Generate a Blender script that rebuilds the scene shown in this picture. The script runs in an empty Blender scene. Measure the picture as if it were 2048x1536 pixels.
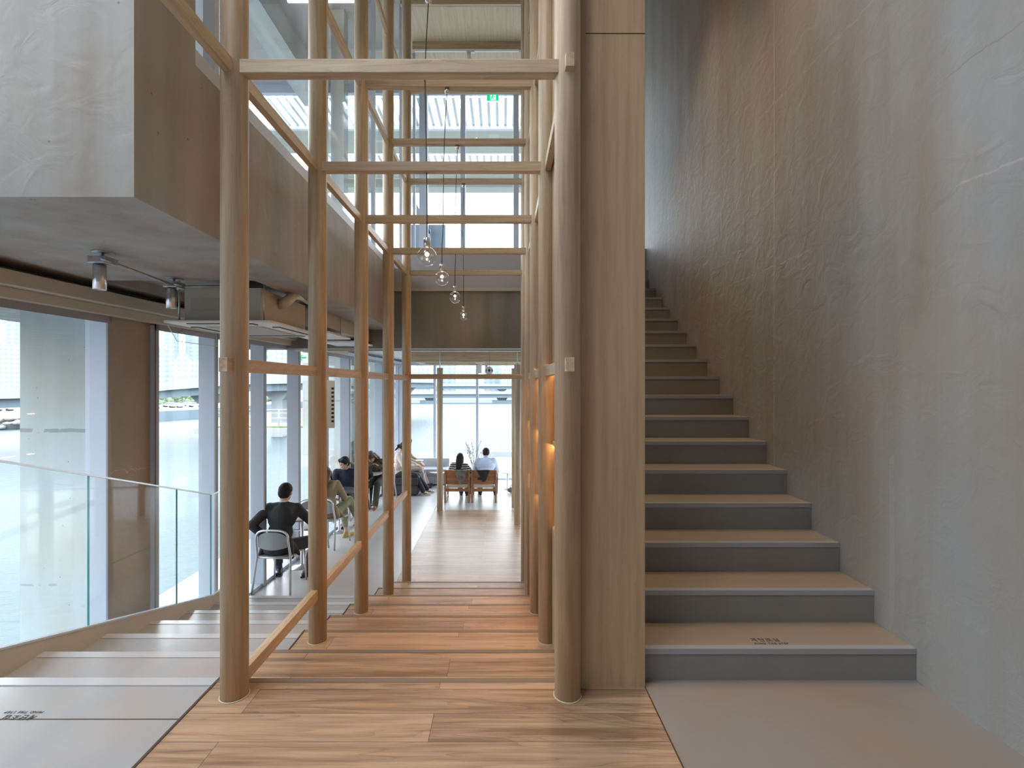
import bpy, bmesh, math, random
from mathutils import Vector, Matrix, Quaternion
PI = math.pi
V = Vector
C = bpy.context.scene.collection
sc = bpy.context.scene

# ---------------------------------------------------------------- camera, world, exposure
F = 967.0                       # focal length in pixels of the 2048 px wide frame
CX, CY, CH = 1004.0, 770.0, 1.45
cam_d = bpy.data.cameras.new('camera')
cam = bpy.data.objects.new('camera', cam_d); C.objects.link(cam)
cam.location = (0, 0, CH); cam.rotation_euler = (PI/2, 0, 0)
cam_d.sensor_width = 36; cam_d.lens = F/2048*36
cam_d.shift_x = 20/2048; cam_d.shift_y = 2/2048
cam_d.clip_start = .05; cam_d.clip_end = 3000
sc.camera = cam
w = bpy.data.worlds.new('world'); sc.world = w; w.use_nodes = True
nt = w.node_tree; nt.nodes.clear()
wo = nt.nodes.new('ShaderNodeOutputWorld'); bg = nt.nodes.new('ShaderNodeBackground')
tc = nt.nodes.new('ShaderNodeTexCoord'); sp = nt.nodes.new('ShaderNodeSeparateXYZ')
rp = nt.nodes.new('ShaderNodeValToRGB')
rp.color_ramp.elements[0].position = 0.0; rp.color_ramp.elements[0].color = (.155, .162, .17, 1)     # bright overcast: zenith about three times the horizon
rp.color_ramp.elements[1].position = 1.0; rp.color_ramp.elements[1].color = (.80, .90, 1, 1)
e_ = rp.color_ramp.elements.new(.11); e_.color = (.42, .44, .46, 1)
e_ = rp.color_ramp.elements.new(.45); e_.color = (.74, .80, .88, 1)
nt.links.new(tc.outputs['Generated'], sp.inputs[0]); nt.links.new(sp.outputs['Z'], rp.inputs[0])
nt.links.new(rp.outputs[0], bg.inputs[0]); nt.links.new(bg.outputs[0], wo.inputs[0])
bg.inputs['Strength'].default_value = 6.5
sc.view_settings.view_transform = 'Standard'; sc.view_settings.look = 'None'
sc.view_settings.exposure = 0.52; sc.view_settings.gamma = 1
sc.view_settings.use_curve_mapping = False
sc.cycles.max_bounces = 10; sc.cycles.diffuse_bounces = 5; sc.cycles.glossy_bounces = 4
sc.cycles.transparent_max_bounces = 24; sc.cycles.transmission_bounces = 6
sc.cycles.caustics_reflective = False; sc.cycles.caustics_refractive = False
sc.cycles.sample_clamp_indirect = 6
sc.cycles.use_denoising = True

def W(x, y, Y):
    """pixel + depth -> point (used once to survey where things stand)"""
    return V(((x-CX)/F*Y, Y, CH-(y-CY)/F*Y))

# ---------------------------------------------------------------- lamps of the room
def spot(name, loc, tgt, power, col, size=1.2, r=.05, blend=.8):
    d = bpy.data.lights.new(name, 'SPOT'); d.energy = power; d.color = col
    d.spot_size = size; d.spot_blend = blend; d.shadow_soft_size = r
    o = bpy.data.objects.new(name, d); C.objects.link(o); o.location = loc
    o.rotation_euler = (V(tgt)-V(loc)).to_track_quat('-Z', 'Y').to_euler()
    return o
def area(name, loc, tgt, power, col, sx, sy):
    d = bpy.data.lights.new(name, 'AREA'); d.energy = power; d.color = col
    d.shape = 'RECTANGLE'; d.size = sx; d.size_y = sy
    o = bpy.data.objects.new(name, d); C.objects.link(o); o.location = loc
    o.rotation_euler = (V(tgt)-V(loc)).to_track_quat('-Z', 'Y').to_euler()
    return o
WARM = (1, .62, .32)

# ---------------------------------------------------------------- materials
MATS = {}
def newmat(name):
    m = bpy.data.materials.new(name); m.use_nodes = True
    n = m.node_tree; b = n.nodes['Principled BSDF']; MATS[name] = m
    return m, n, b
def N(n, t, **k):
    x = n.nodes.new(t)
    for a, v in k.items(): setattr(x, a, v)
    return x
def mat(name, col, rough=.5, metal=0, bump=0, bscale=60, var=0, vscale=4, spec=None, emit=None, es=0):
    m, n, b = newmat(name)
    b.inputs['Base Color'].default_value = (*col, 1)
    b.inputs['Roughness'].default_value = rough; b.inputs['Metallic'].default_value = metal
    if spec is not None: b.inputs['Specular IOR Level'].default_value = spec
    t = N(n, 'ShaderNodeTexCoord')
    nz = N(n, 'ShaderNodeTexNoise'); nz.inputs['Scale'].default_value = vscale; nz.inputs['Detail'].default_value = 5
    n.links.new(t.outputs['Object'], nz.inputs['Vector'])
    if var:
        r = N(n, 'ShaderNodeValToRGB')
        r.color_ramp.elements[0].position = .3; r.color_ramp.elements[1].position = .7
        r.color_ramp.elements[0].color = (*[c*(1-var) for c in col], 1)
        r.color_ramp.elements[1].color = (*[min(1, c*(1+var)) for c in col], 1)
        n.links.new(nz.outputs[0], r.inputs[0]); n.links.new(r.outputs[0], b.inputs['Base Color'])
    if bump:
        z2 = N(n, 'ShaderNodeTexNoise'); z2.inputs['Scale'].default_value = bscale
        n.links.new(t.outputs['Object'], z2.inputs['Vector'])
        bp = N(n, 'ShaderNodeBump'); bp.inputs['Strength'].default_value = bump; bp.inputs['Distance'].default_value = .01
        n.links.new(z2.outputs[0], bp.inputs['Height']); n.links.new(bp.outputs[0], b.inputs['Normal'])
    if emit:
        b.inputs['Emission Color'].default_value = (*emit, 1); b.inputs['Emission Strength'].default_value = es
    return m

def wood(name, ca, cb, axis='Z', grain=1.0, rough=.45, planks=None, bump=.08, FIG=-.13):
    """oak: noise stretched along the grain axis, cathedral figure, optional planks (length, width) running along X"""
    m, n, b = newmat(name); L = n.links.new
    t = N(n, 'ShaderNodeTexCoord'); info = N(n, 'ShaderNodeObjectInfo')
    off = N(n, 'ShaderNodeVectorMath', operation='MULTIPLY_ADD')
    comb = N(n, 'ShaderNodeCombineXYZ')
    for i in range(3): L(info.outputs['Random'], comb.inputs[i])
    L(comb.outputs[0], off.inputs[0]); off.inputs[1].default_value = (37, 19, 53)
    L(t.outputs['Object'], off.inputs[2])
    src = off.outputs[0]
    br = None
    if planks:
        mpo = N(n, 'ShaderNodeMapping'); mpo.inputs['Location'].default_value = (.3, -.083, 0); L(t.outputs['Object'], mpo.inputs[0]); src = mpo.outputs[0]
        br = N(n, 'ShaderNodeTexBrick'); br.offset = .37; br.squash = 1
        br.inputs['Scale'].default_value = 1; br.inputs['Brick Width'].default_value = planks[0]
        br.inputs['Row Height'].default_value = planks[1]; br.inputs['Mortar Size'].default_value = .0012
        br.inputs['Mortar Smooth'].default_value = .1; br.inputs['Bias'].default_value = 0
        br.inputs['Color1'].default_value = (0, 0, 0, 1); br.inputs['Color2'].default_value = (1, 1, 1, 1)
        br.inputs['Mortar'].default_value = (.5, .5, .5, 1)
        L(src, br.inputs['Vector'])
        sh = N(n, 'ShaderNodeVectorMath', operation='MULTIPLY_ADD')
        L(br.outputs['Color'], sh.inputs[0]); sh.inputs[1].default_value = (13, 7, 5); L(src, sh.inputs[2])
        src = sh.outputs[0]
    mp = N(n, 'ShaderNodeMapping')
    s = {'X': (1.2, 26, 26), 'Y': (26, 1.2, 26), 'Z': (26, 26, 1.2)}[axis]
    mp.inputs['Scale'].default_value = [q*grain for q in s]; L(src, mp.inputs['Vector'])
    n1 = N(n, 'ShaderNodeTexNoise'); n1.inputs['Scale'].default_value = 1; n1.inputs['Detail'].default_value = 6
    n1.inputs['Roughness'].default_value = .65; L(mp.outputs[0], n1.inputs['Vector'])
    mp2 = N(n, 'ShaderNodeMapping')
    s2 = {'X': (.42, 6.0, 6.0), 'Y': (3.6, .5, 3.6), 'Z': (3.6, 3.6, .5)}[axis]
    mp2.inputs['Scale'].default_value = s2; L(src, mp2.inputs['Vector'])
    n2 = N(n, 'ShaderNodeTexNoise'); n2.inputs['Scale'].default_value = 1; n2.inputs['Detail'].default_value = 2
    n2.inputs['Distortion'].default_value = .4
    L(mp2.outputs[0], n2.inputs['Vector'])
    mu = N(n, 'ShaderNodeMath', operation='MULTIPLY'); L(n2.outputs[0], mu.inputs[0]); mu.inputs[1].default_value = 24
    fr = N(n, 'ShaderNodeMath', operation='FRACT'); L(mu.outputs[0], fr.inputs[0])
    pw = N(n, 'ShaderNodeMath', operation='POWER'); L(fr.outputs[0], pw.inputs[0]); pw.inputs[1].default_value = 5
    mx = N(n, 'ShaderNodeMath', operation='MULTIPLY_ADD'); L(pw.outputs[0], mx.inputs[0]); mx.inputs[1].default_value = FIG
    L(n1.outputs[0], mx.inputs[2])
    fac = mx.outputs[0]
    if planks:
        ad = N(n, 'ShaderNodeMath', operation='MULTIPLY_ADD'); L(br.outputs['Color'], ad.inputs[0])
        ad.inputs[1].default_value = .22; L(fac, ad.inputs[2]); sb = N(n, 'ShaderNodeMath', operation='SUBTRACT')
        L(ad.outputs[0], sb.inputs[0]); sb.inputs[1].default_value = .11; fac = sb.outputs[0]
    r = N(n, 'ShaderNodeValToRGB'); r.color_ramp.elements[0].position = .26; r.color_ramp.elements[1].position = .60
    r.color_ramp.elements[0].color = (*ca, 1); r.color_ramp.elements[1].color = (*cb, 1)
    L(fac, r.inputs[0]); col = r.outputs[0]
    if planks:
        mm = N(n, 'ShaderNodeMix', data_type='RGBA'); L(br.outputs['Fac'], mm.inputs['Factor'])
        L(col, mm.inputs['A']); mm.inputs['B'].default_value = (ca[0]*.35, ca[1]*.35, ca[2]*.35, 1); col = mm.outputs['Result']
    L(col, b.inputs['Base Color']); b.inputs['Roughness'].default_value = rough
    bp = N(n, 'ShaderNodeBump'); bp.inputs['Strength'].default_value = bump; bp.inputs['Distance'].default_value = .004
    L(n1.outputs[0], bp.inputs['Height']); L(bp.outputs[0], b.inputs['Normal'])
    return m

def concrete(name, base, rough=.6, contrast=.22, streak=.5, bump=.25, tint=(1.05, .97, .9), pits=0, seams=None, cscale=.7):
    m, n, b = newmat(name); L = n.links.new
    t = N(n, 'ShaderNodeTexCoord'); src = t.outputs['Object']
    a = N(n, 'ShaderNodeTexNoise'); a.inputs['Scale'].default_value = cscale; a.inputs['Detail'].default_value = 7
    a.inputs['Roughness'].default_value = .6; a.inputs['Distortion'].default_value = .5; L(src, a.inputs['Vector'])
    mp = N(n, 'ShaderNodeMapping'); mp.inputs['Scale'].default_value = (5, 5, .35); L(src, mp.inputs['Vector'])
    s = N(n, 'ShaderNodeTexNoise'); s.inputs['Scale'].default_value = 1; s.inputs['Detail'].default_value = 5; L(mp.outputs[0], s.inputs['Vector'])
    mix = N(n, 'ShaderNodeMix', data_type='FLOAT'); mix.inputs['Factor'].default_value = streak
    L(a.outputs[0], mix.inputs['A']); L(s.outputs[0], mix.inputs['B'])
    r = N(n, 'ShaderNodeValToRGB'); r.color_ramp.elements[0].position = .32; r.color_ramp.elements[1].position = .68
    r.color_ramp.elements[0].color = (*[base[i]*(1-contrast)*(tint[i]) for i in range(3)], 1)
    r.color_ramp.elements[1].color = (*[base[i]*(1+contrast)/(tint[i]) for i in range(3)], 1)
    L(mix.outputs[0], r.inputs[0]); col = r.outputs[0]
    c2 = N(n, 'ShaderNodeTexNoise'); c2.inputs['Scale'].default_value = .9; c2.inputs['Detail'].default_value = 3
    mp3 = N(n, 'ShaderNodeMapping'); mp3.inputs['Location'].default_value = (9, 3, 7); L(src, mp3.inputs['Vector']); L(mp3.outputs[0], c2.inputs['Vector'])
    r2 = N(n, 'ShaderNodeValToRGB'); r2.color_ramp.elements[0].position = .35; r2.color_ramp.elements[1].position = .65
    r2.color_ramp.elements[0].color = (1.0, .93, .87, 1); r2.color_ramp.elements[1].color = (.93, .97, 1, 1)
    L(c2.outputs[0], r2.inputs[0])
    m2 = N(n, 'ShaderNodeMix', data_type='RGBA', blend_type='MULTIPLY'); m2.inputs['Factor'].default_value = 1
    L(col, m2.inputs['A']); L(r2.outputs[0], m2.inputs['B']); col = m2.outputs['Result']
    if pits:
        vz = N(n, 'ShaderNodeTexVoronoi'); vz.inputs['Scale'].default_value = 9; L(src, vz.inputs['Vector'])
        lt = N(n, 'ShaderNodeMath', operation='LESS_THAN'); L(vz.outputs['Distance'], lt.inputs[0]); lt.inputs[1].default_value = pits
        m3 = N(n, 'ShaderNodeMix', data_type='RGBA'); L(lt.outputs[0], m3.inputs['Factor']); L(col, m3.inputs['A'])
        m3.inputs['B'].default_value = (*[q*.5 for q in base], 1); col = m3.outputs['Result']
    h = N(n, 'ShaderNodeTexNoise'); h.inputs['Scale'].default_value = 7; h.inputs['Detail'].default_value = 8; h.inputs['Distortion'].default_value = 1.2
    L(src, h.inputs['Vector'])
    hgt = h.outputs[0]
    if seams:
        # formwork joints and pale filler lines: seams = list of (axis coefficients (a, b, c), offset, half width, darker?)
        for (co, of, hw, gain, amp) in seams:
            d = N(n, 'ShaderNodeVectorMath', operation='DOT_PRODUCT'); L(src, d.inputs[0]); d.inputs[1].default_value = co
            ns = N(n, 'ShaderNodeMath', operation='MULTIPLY_ADD'); L(h.outputs[0], ns.inputs[0]); ns.inputs[1].default_value = amp; L(d.outputs['Value'], ns.inputs[2])
            cp = N(n, 'ShaderNodeMath', operation='COMPARE'); L(ns.outputs[0], cp.inputs[0]); cp.inputs[1].default_value = of+amp*.5; cp.inputs[2].default_value = hw
            br = N(n, 'ShaderNodeMath', operation='GREATER_THAN'); L(a.outputs[0], br.inputs[0]); br.inputs[1].default_value = .47
            mu = N(n, 'ShaderNodeMath', operation='MULTIPLY'); L(cp.outputs[0], mu.inputs[0]); L(br.outputs[0], mu.inputs[1])
            m4 = N(n, 'ShaderNodeMix', data_type='RGBA'); L(mu.outputs[0], m4.inputs['Factor']); L(col, m4.inputs['A'])
            m4.inputs['B'].default_value = (*[min(1, q*gain) for q in base], 1); col = m4.outputs['Result']
    L(col, b.inputs['Base Color']); b.inputs['Roughness'].default_value = rough
    bp = N(n, 'ShaderNodeBump'); bp.inputs['Strength'].default_value = bump; bp.inputs['Distance'].default_value = .02
    L(hgt, bp.inputs['Height']); L(bp.outputs[0], b.inputs['Normal'])
    return m

def glass(name, tint=(1, 1, 1), refl=1.0, base=.0):
    m, n, b = newmat(name); n.nodes.remove(b); L = n.links.new
    out = n.nodes['Material Output']
    tr = N(n, 'ShaderNodeBsdfTransparent'); tr.inputs[0].default_value = (*tint, 1)
    gl = N(n, 'ShaderNodeBsdfGlossy'); gl.inputs['Roughness'].default_value = .02; gl.inputs['Color'].default_value = (.95, .97, 1, 1)
    fr = N(n, 'ShaderNodeLayerWeight'); fr.inputs['Blend'].default_value = .5
    pw = N(n, 'ShaderNodeMath', operation='POWER'); L(fr.outputs['Facing'], pw.inputs[0]); pw.inputs[1].default_value = 5
    mu = N(n, 'ShaderNodeMath', operation='MULTIPLY_ADD'); L(pw.outputs[0], mu.inputs[0]); mu.inputs[1].default_value = .9*refl; mu.inputs[2].default_value = .03+base
    mx = N(n, 'ShaderNodeMixShader'); L(mu.outputs[0], mx.inputs[0]); L(tr.outputs[0], mx.inputs[1]); L(gl.outputs[0], mx.inputs[2])
    L(mx.outputs[0], out.inputs['Surface'])
    return m

oakA, oakB = (.36, .265, .165), (.60, .47, .325)
M_post = wood('oak_post', oakA, oakB, 'Z', FIG=-.04)
M_beamX = wood('oak_beam_across', oakA, oakB, 'X')
M_beamY = wood('oak_beam_along', oakA, oakB, 'Y')
M_panel = wood('oak_panel', (.36, .245, .14), (.50, .36, .22), 'Z', grain=.8, bump=.03, FIG=-.035)
M_ceilw = wood('oak_ceiling', (.54, .44, .30), (.68, .57, .41), 'Y', grain=1.2, bump=.02)
M_floorw = wood('oak_floor', (.21, .122, .07), (.46, .31, .20), 'X', grain=1.2, rough=.33, planks=(2.3, .171), bump=.05)
M_nosew = mat('dark_nosing', (.20, .15, .11), .5)
M_edge = mat('dark_edge', (.06, .035, .02), .6)
M_conc = concrete('plaster_wall', (.35, .345, .325), .62, .17, .45, .38,
    seams=[((0, 0, 1), 2.34, .005, 1.2, .05), ((0, .03, 1), 2.93, .004, .84, .06), ((0, 0, 1), 3.56, .008, 1.12, .09),
           ((0, 0, 1), 4.7, .006, .88, .09), ((0, 1, 0), 3.62, .005, 1.28, .012), ((0, 1, 0), 4.9, .004, .85, .02), ((0, 1, 0), 2.53, .016, 1.07, .03)])
M_conc2 = concrete('raw_concrete', (.36, .335, .30), .6, .26, .55, .2, pits=.05)
M_conc3 = concrete('dark_concrete', (.26, .25, .225), .55, .32, .5, .2)
M_concout = concrete('outdoor_concrete', (.46, .50, .50), .8, .10, .3, .1, pits=.06, seams=[((0, 0, 1), .98, .02, .62, .02), ((0, 0, 1), -.62, .012, .7, .02)])
M_micro = concrete('polished_floor', (.52, .52, .52), .27, .06, .0, .03)
M_stepl = concrete('micro_cement_tread', (.40, .41, .43), .2, .06, .0, .04)
M_stepr = concrete('brown_cement_tread', (.27, .23, .18), .35, .07, .0, .05)
M_riser = concrete('grey_cement_riser', (.235, .23, .225), .5, .16, .2, .08)
M_land = concrete('landing_cement', (.27, .245, .23), .28, .09, .0, .04)
M_nose = mat('grey_nosing', (.34, .35, .37), .3, .2)
M_nosel = mat('pale_nosing', (.52, .54, .58), .22, .1)
M_alu = mat('window_aluminium', (.55, .60, .70), .45, .1)
M_aluD = mat('dark_aluminium', (.30, .29, .30), .5, .2)
M_beige = mat('beige_painted_metal', (.50, .47, .40), .45)
M_greyp = mat('grey_painted_panel', (.42, .40, .40), .5)
M_white = mat('white_paint', (.78, .78, .77), .4)
M_offw = mat('off_white_plastic', (.68, .66, .61), .45)
M_black = mat('black_rubber', (.015, .015, .017), .5)
M_steel = mat('brushed_steel', (.62, .62, .62), .28, 1)
M_galv = mat('galvanised_steel', (.42, .44, .46), .45, .8, var=.15, vscale=30)
M_glass = glass('window_glass', (.97, .985, .98), .5)
M_glassb = glass('balustrade_glass', (.975, .99, .985), .28, .0)
M_glassE = mat('glass_edge_green', (.05, .30, .28), .2)
M_glob = glass('globe_glass', (.93, .94, .94), 1.1, .09)
M_bulb = mat('glowing_bulb', (1, .8, .5), .3, emit=(1, .72, .38), es=30)
M_lamp = mat('lamp_face', (1, .9, .7), .3, emit=(1, .80, .52), es=14)
M_led = mat('led_strip', (1, .7, .4), .3, emit=(1, .58, .24), es=26)
M_ink = mat('dark_ink', (.03, .025, .02), .7)
M_silver = mat('satin_aluminium', (.60, .61, .62), .35, .7)
M_chairp = mat('grey_chair_panel', (.30, .32, .33), .45, .2)

# ---------------------------------------------------------------- mesh helpers
class MB:
    def __init__(s): s.bm = bmesh.new(); s.mi = 0
    def _f(s, vs, sm=False):
        try: f = s.bm.faces.new(vs); f.smooth = sm; f.material_index = s.mi
        except ValueError: pass
    def box(s, x0, x1, y0, y1, z0, z1, rot=None, at=None):
        ps = [V((x, y, z)) for z in (z0, z1) for y in (y0, y1) for x in (x0, x1)]
        if rot is not None: ps = [rot @ p for p in ps]
        if at is not None: ps = [p+V(at) for p in ps]
        v = [s.bm.verts.new(p) for p in ps]
        for q in ((0, 2, 3, 1), (4, 5, 7, 6), (0, 1, 5, 4), (2, 6, 7, 3), (0, 4, 6, 2), (1, 3, 7, 5)): s._f([v[i] for i in q])
        return s
    def quadprism(s, pts, d):
        """extrude polygon pts by vector d"""
        d = V(d); a = [s.bm.verts.new(V(p)) for p in pts]; b = [s.bm.verts.new(V(p)+d) for p in pts]
        n = len(pts); s._f(a[::-1]); s._f(b)
        for i in range(n): s._f([a[i], a[(i+1) % n], b[(i+1) % n], b[i]])
        return s
    def tube(s, pts, r, n=12, cap=True, closed=False):
        pts = [V(p) for p in pts]; m = len(pts)
        rs = r if isinstance(r, (list, tuple)) else [r]*m
        rings = []; prev = None
        for i, p in enumerate(pts):
            if closed: t = pts[(i+1) % m]-pts[i-1]
            else: t = pts[min(i+1, m-1)]-pts[max(i-1, 0)]
            t.normalize()
            if prev is None:
                u = t.orthogonal().normalized()
            else:
                u = prev-t*prev.dot(t); u = u.normalized() if u.length > 1e-6 else t.orthogonal().normalized()
            prev = u; w_ = t.cross(u)
            rings.append([s.bm.verts.new(p+(u*math.cos(2*PI*k/n)+w_*math.sin(2*PI*k/n))*rs[i]) for k in range(n)])
        for i in range(m if closed else m-1):
            a, b = rings[i], rings[(i+1) % m]
            for k in range(n): s._f([a[k], a[(k+1) % n], b[(k+1) % n], b[k]], True)
        if cap and not closed: s._f(rings[0][::-1]); s._f(rings[-1])
        return s
    def lathe(s, prof, at=(0, 0, 0), n=32):
        at = V(at); rings = []
        for (r, z) in prof:
            if r < 1e-5: rings.append([s.bm.verts.new(at+V((0, 0, z)))])
            else: rings.append([s.bm.verts.new(at+V((r*math.cos(2*PI*k/n), r*math.sin(2*PI*k/n), z))) for k in range(n)])
        for a, b in zip(rings, rings[1:]):
            for k in range(n):
                k2 = (k+1) % n
                if len(a) == 1 and len(b) == 1: continue
                if len(a) == 1: s._f([a[0], b[k2], b[k]], True)
                elif len(b) == 1: s._f([a[k], a[k2], b[0]], True)
                else: s._f([a[k], a[k2], b[k2], b[k]], True)
        return s
    def ell(s, c, r, R=None, n=16):
        c = V(c); m = n//2; R = R or Matrix.Identity(3)
        rows = []
        for i in range(m+1):
            th = PI*i/m
            if i in (0, m): rows.append([s.bm.verts.new(c+R @ V((0, 0, r[2]*math.cos(th))))])
            else: rows.append([s.bm.verts.new(c+R @ V((r[0]*math.sin(th)*math.cos(2*PI*k/n), r[1]*math.sin(th)*math.sin(2*PI*k/n), r[2]*math.cos(th)))) for k in range(n)])
        for a, b in zip(rows, rows[1:]):
            for k in range(n):
                k2 = (k+1) % n
                if len(a) == 1: s._f([a[0], b[k], b[k2]], True)
                elif len(b) == 1: s._f([a[k], b[0], a[k2]], True)
                else: s._f([a[k], b[k], b[k2], a[k2]], True)
        return s
    def cap(s, p0, r0, p1, r1, n=12):
        p0, p1 = V(p0), V(p1)
        s.ell(p0, (r0,)*3, n=n); s.ell(p1, (r1,)*3, n=n); s.tube([p0, p1], [r0, r1], n)
        return s
    def build(s, name, mats, parent=None, bevel=0, seg=2, smooth=False, loc=None):
        bmesh.ops.recalc_face_normals(s.bm, faces=s.bm.faces)
        me = bpy.data.meshes.new(name); s.bm.to_mesh(me); s.bm.free()
        if not isinstance(mats, (list, tuple)): mats = [mats]
        for m in mats: me.materials.append(m)
        if smooth:
            for p in me.polygons: p.use_smooth = True
        o = bpy.data.objects.new(name, me); C.objects.link(o)
        if parent is not None: o.parent = parent
        if loc is not None: o.location = loc
        if bevel:
            md = o.modifiers.new('bevel', 'BEVEL'); md.width = bevel; md.segments = seg; md.limit_method = 'ANGLE'
        return o

def tag(o, label=None, cat=None, group=None, kind=None):
    if label: o['label'] = label
    if cat: o['category'] = cat
    if group: o['group'] = group
    if kind: o['kind'] = kind
    return o
def thing(name, label, cat, loc=(0, 0, 0), rz=0, group=None):
    o = bpy.data.objects.new(name, None); C.objects.link(o); o.empty_display_size = .1
    o.location = loc; o.rotation_euler = (0, 0, rz)
    return tag(o, label, cat, group)
def struct(name, mb, m, label=None, bevel=0):
    return tag(mb.build(name, m, bevel=bevel), label, None, None, 'structure')
def dup(root, loc, rz=0, label=None, group=None, scale=None):
    r = root.copy(); C.objects.link(r); r.location = loc; r.rotation_euler = (0, 0, rz)
    if label: r['label'] = label
    if group: r['group'] = group
    if scale: r.scale = scale
    for ch in list(root.children):
        c = ch.copy(); C.objects.link(c); c.parent = r
        for g in ch.children:
            d = g.copy(); C.objects.link(d); d.parent = c
    return r

# ================================================================= SETTING
PX = [2.262+1.019*i for i in range(5)]        # depth of the five tall posts of each row
XL, XR, PR = -1.251, .306, .060
RW, TW, NW = .141, .5148, 8                    # wooden steps going down: riser, tread, count
FL = -1.128                                    # lower floor level
RC, NC = .1611, 7                              # cement steps going down at the left
EW = [2.385+TW*i for i in range(8)]; EL = [2.389+.525*i for i in range(7)]
XB = -1.39                                     # joint between oak and cement
TOP = 7.2

# platform where the camera stands
struct('floor_oak', MB().box(XB, .684, -3, EW[0], -.25, 0), M_floorw, 'oak plank floor at the head of the wooden steps')
mb = MB().quadprism([(.684+.006, 2.376, -.25), (.79, -3, -.25), (2.1, -3, -.25), (2.1, 2.376, -.25)][::-1], (0, 0, .249))
struct('floor_landing', MB().box(.69, 2.1, -3, 2.376, -.25, -.001), M_land, 'grey brown cement landing at the foot of the stair')
struct('floor_cement', MB().box(-6, XB-.012, -3, EL[0], -.25, -.001), M_stepl, 'grey cement floor at the head of the left steps')
struct('trim_1', MB().box(XB-.012, XB, -3, 2.41, -.2, .003), M_edge)
struct('trim_2', MB().box(.684, .69, -3, 2.314, -.2, .001), M_edge)
# lower floor
struct('floor_lower', MB().box(-4.2, XB-.008, EL[6]-.02, 13.3, FL-.3, FL).box(XB, 5, 9.97, 13.3, FL-.3, FL).box(.7, 5, 7, 9.97, FL-.3, FL), M_micro, 'polished grey floor of the lower room')
struct('floor_lower_oak', MB().box(XB, .7, EW[7]-.02, 9.97, FL-.3, FL+.001), M_floorw, 'oak plank floor of the lower room')
struct('trim_3', MB().box(XB-.008, XB, EL[6], 9.97, FL-.05, FL+.003), mat('pale_joint', (.6, .6, .6), .4))

# wooden steps
t = thing('wooden_steps', 'wide oak steps with dark nosings going down between the post rows', 'steps', (0, EW[0], -RW))
for i in range(1, NW):
    z = -RW*i
    st = MB().box(XB, .334, EW[i-1]-EW[0], EW[i]-EW[0], z-.4+RW, z+RW).build('step', M_floorw, t)
    MB().box(XB, .334, EW[i]-EW[0]-.028, EW[i]-EW[0]+.004, z+RW-.03, z+RW+.002).build('nosing', M_nosew, st)
    MB().box(XB-.008, XB, EW[i-1]-EW[0], EW[i]-EW[0], z-.2+RW, z+RW+.004).build('edge_trim', M_edge, st)
MB().box(XB, .334, -.028, .004, RW-.03, RW+.002).build('nosing', M_nosew, t)
# cement steps, left
t = thing('cement_steps', 'grey cement steps with pale nosing strips going down beside the glass balustrade', 'steps', (0, EL[0], -RC))
xs = lambda Y: -2.766-.092*(Y-2.914)
for i in range(0, NC):
    z = -RC*i+RC
    y0 = EL[i-1] if i else EL[0]-.36
    if i: 
        st = MB().quadprism([(xs(EL[i-1])-.05, EL[i-1]-EL[0], z-.4), (xs(EL[i])-.05, EL[i]-EL[0], z-.4), (XB-.012, EL[i]-EL[0], z-.4), (XB-.012, EL[i-1]-EL[0], z-.4)], (0, 0, .4)).build('step', M_stepl, t)
    else: st = t
    MB().box(xs(EL[i]), XB-.012, EL[i]-EL[0]-.055, EL[i]-EL[0]+.004, z-.035, z+.002).build('nosing', M_nosel, st)
    MB().box(xs(EL[i]), XB-.012, EL[i]-EL[0]-.061, EL[i]-EL[0]-.055, z-.035, z+.0012).build('nosing_joint', M_aluD, st)
# joint line of the flush strip on the landing
struct('trim_4', MB().box(-3.6, XB-.012, 2.096, 2.101, -.01, .0005), M_edge)

# right concrete stair
TR, RR, Y0 = .2695, .172, 2.376
t = thing('concrete_stair', 'grey cement stair with thin nosings climbing beside the plaster wall', 'stair', (0, Y0, 0))
for k in range(19):
    z1 = .155+RR*k; y = TR*k
    st = MB().box(.686, 2.035, y, y+TR*(4 if k == 18 else 1.0), z1-.5 if k else -.1, z1-.004).build('step', [M_riser], t)
    MB().box(.686, 2.035, y+.03, y+TR+.02, z1-.004, z1).build('tread', M_stepr, st)
    MB().box(.686, 2.035, y-.004, y+.03, z1-.026, z1+.001).build('nosing', M_nose, st)
# texts
def text(s, size, loc, rz, name, label, cat, parent=None, flat=True, m=M_ink, rot=None, tr=0):
    c = bpy.data.curves.new(name, 'FONT'); c.body = s; c.size = size; c.align_x = 'LEFT'; c.extrude = .0004
    c.space_character = 1+tr
    o = bpy.data.objects.new(name, c); C.objects.link(o); o.location = loc
    o.rotation_euler = rot if rot else (0, 0, rz); c.materials.append(m)
    if parent: o.parent = parent
    bpy.context.view_layer.update()
    me = bpy.data.meshes.new_from_object(o.evaluated_get(bpy.context.evaluated_depsgraph_get()))
    q = bpy.data.objects.new(name, me); C.objects.link(q); q.parent = o.parent; q.location = o.location; q.rotation_euler = o.rotation_euler
    bpy.data.objects.remove(o); q.name = name
    if label: tag(q, label, cat)
    return q
zt = .155+.001
p = thing('step_lettering', 'small dark lettering printed on the first tread of the climbing stair', 'lettering', (1.262, Y0+.032, zt))
text('계단조심', .036, (0, .034, 0), 0, 'korean_line', None, None, p, tr=.25)
text('MIND THE STEP', .020, (.002, .006, 0), 0, 'english_line', None, None, p, tr=.25)
p = thing('step_lettering', 'small dark upside down lettering printed on the flush strip of the left floor', 'lettering', (-2.03, 2.155, .001), PI)
text('계단조심', .036, (0, .034, 0), 0, 'korean_line', None, None, p, tr=.25)
text('MIND THE STEP', .020, (.002, .006, 0), 0, 'english_line', None, None, p, tr=.25)

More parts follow.
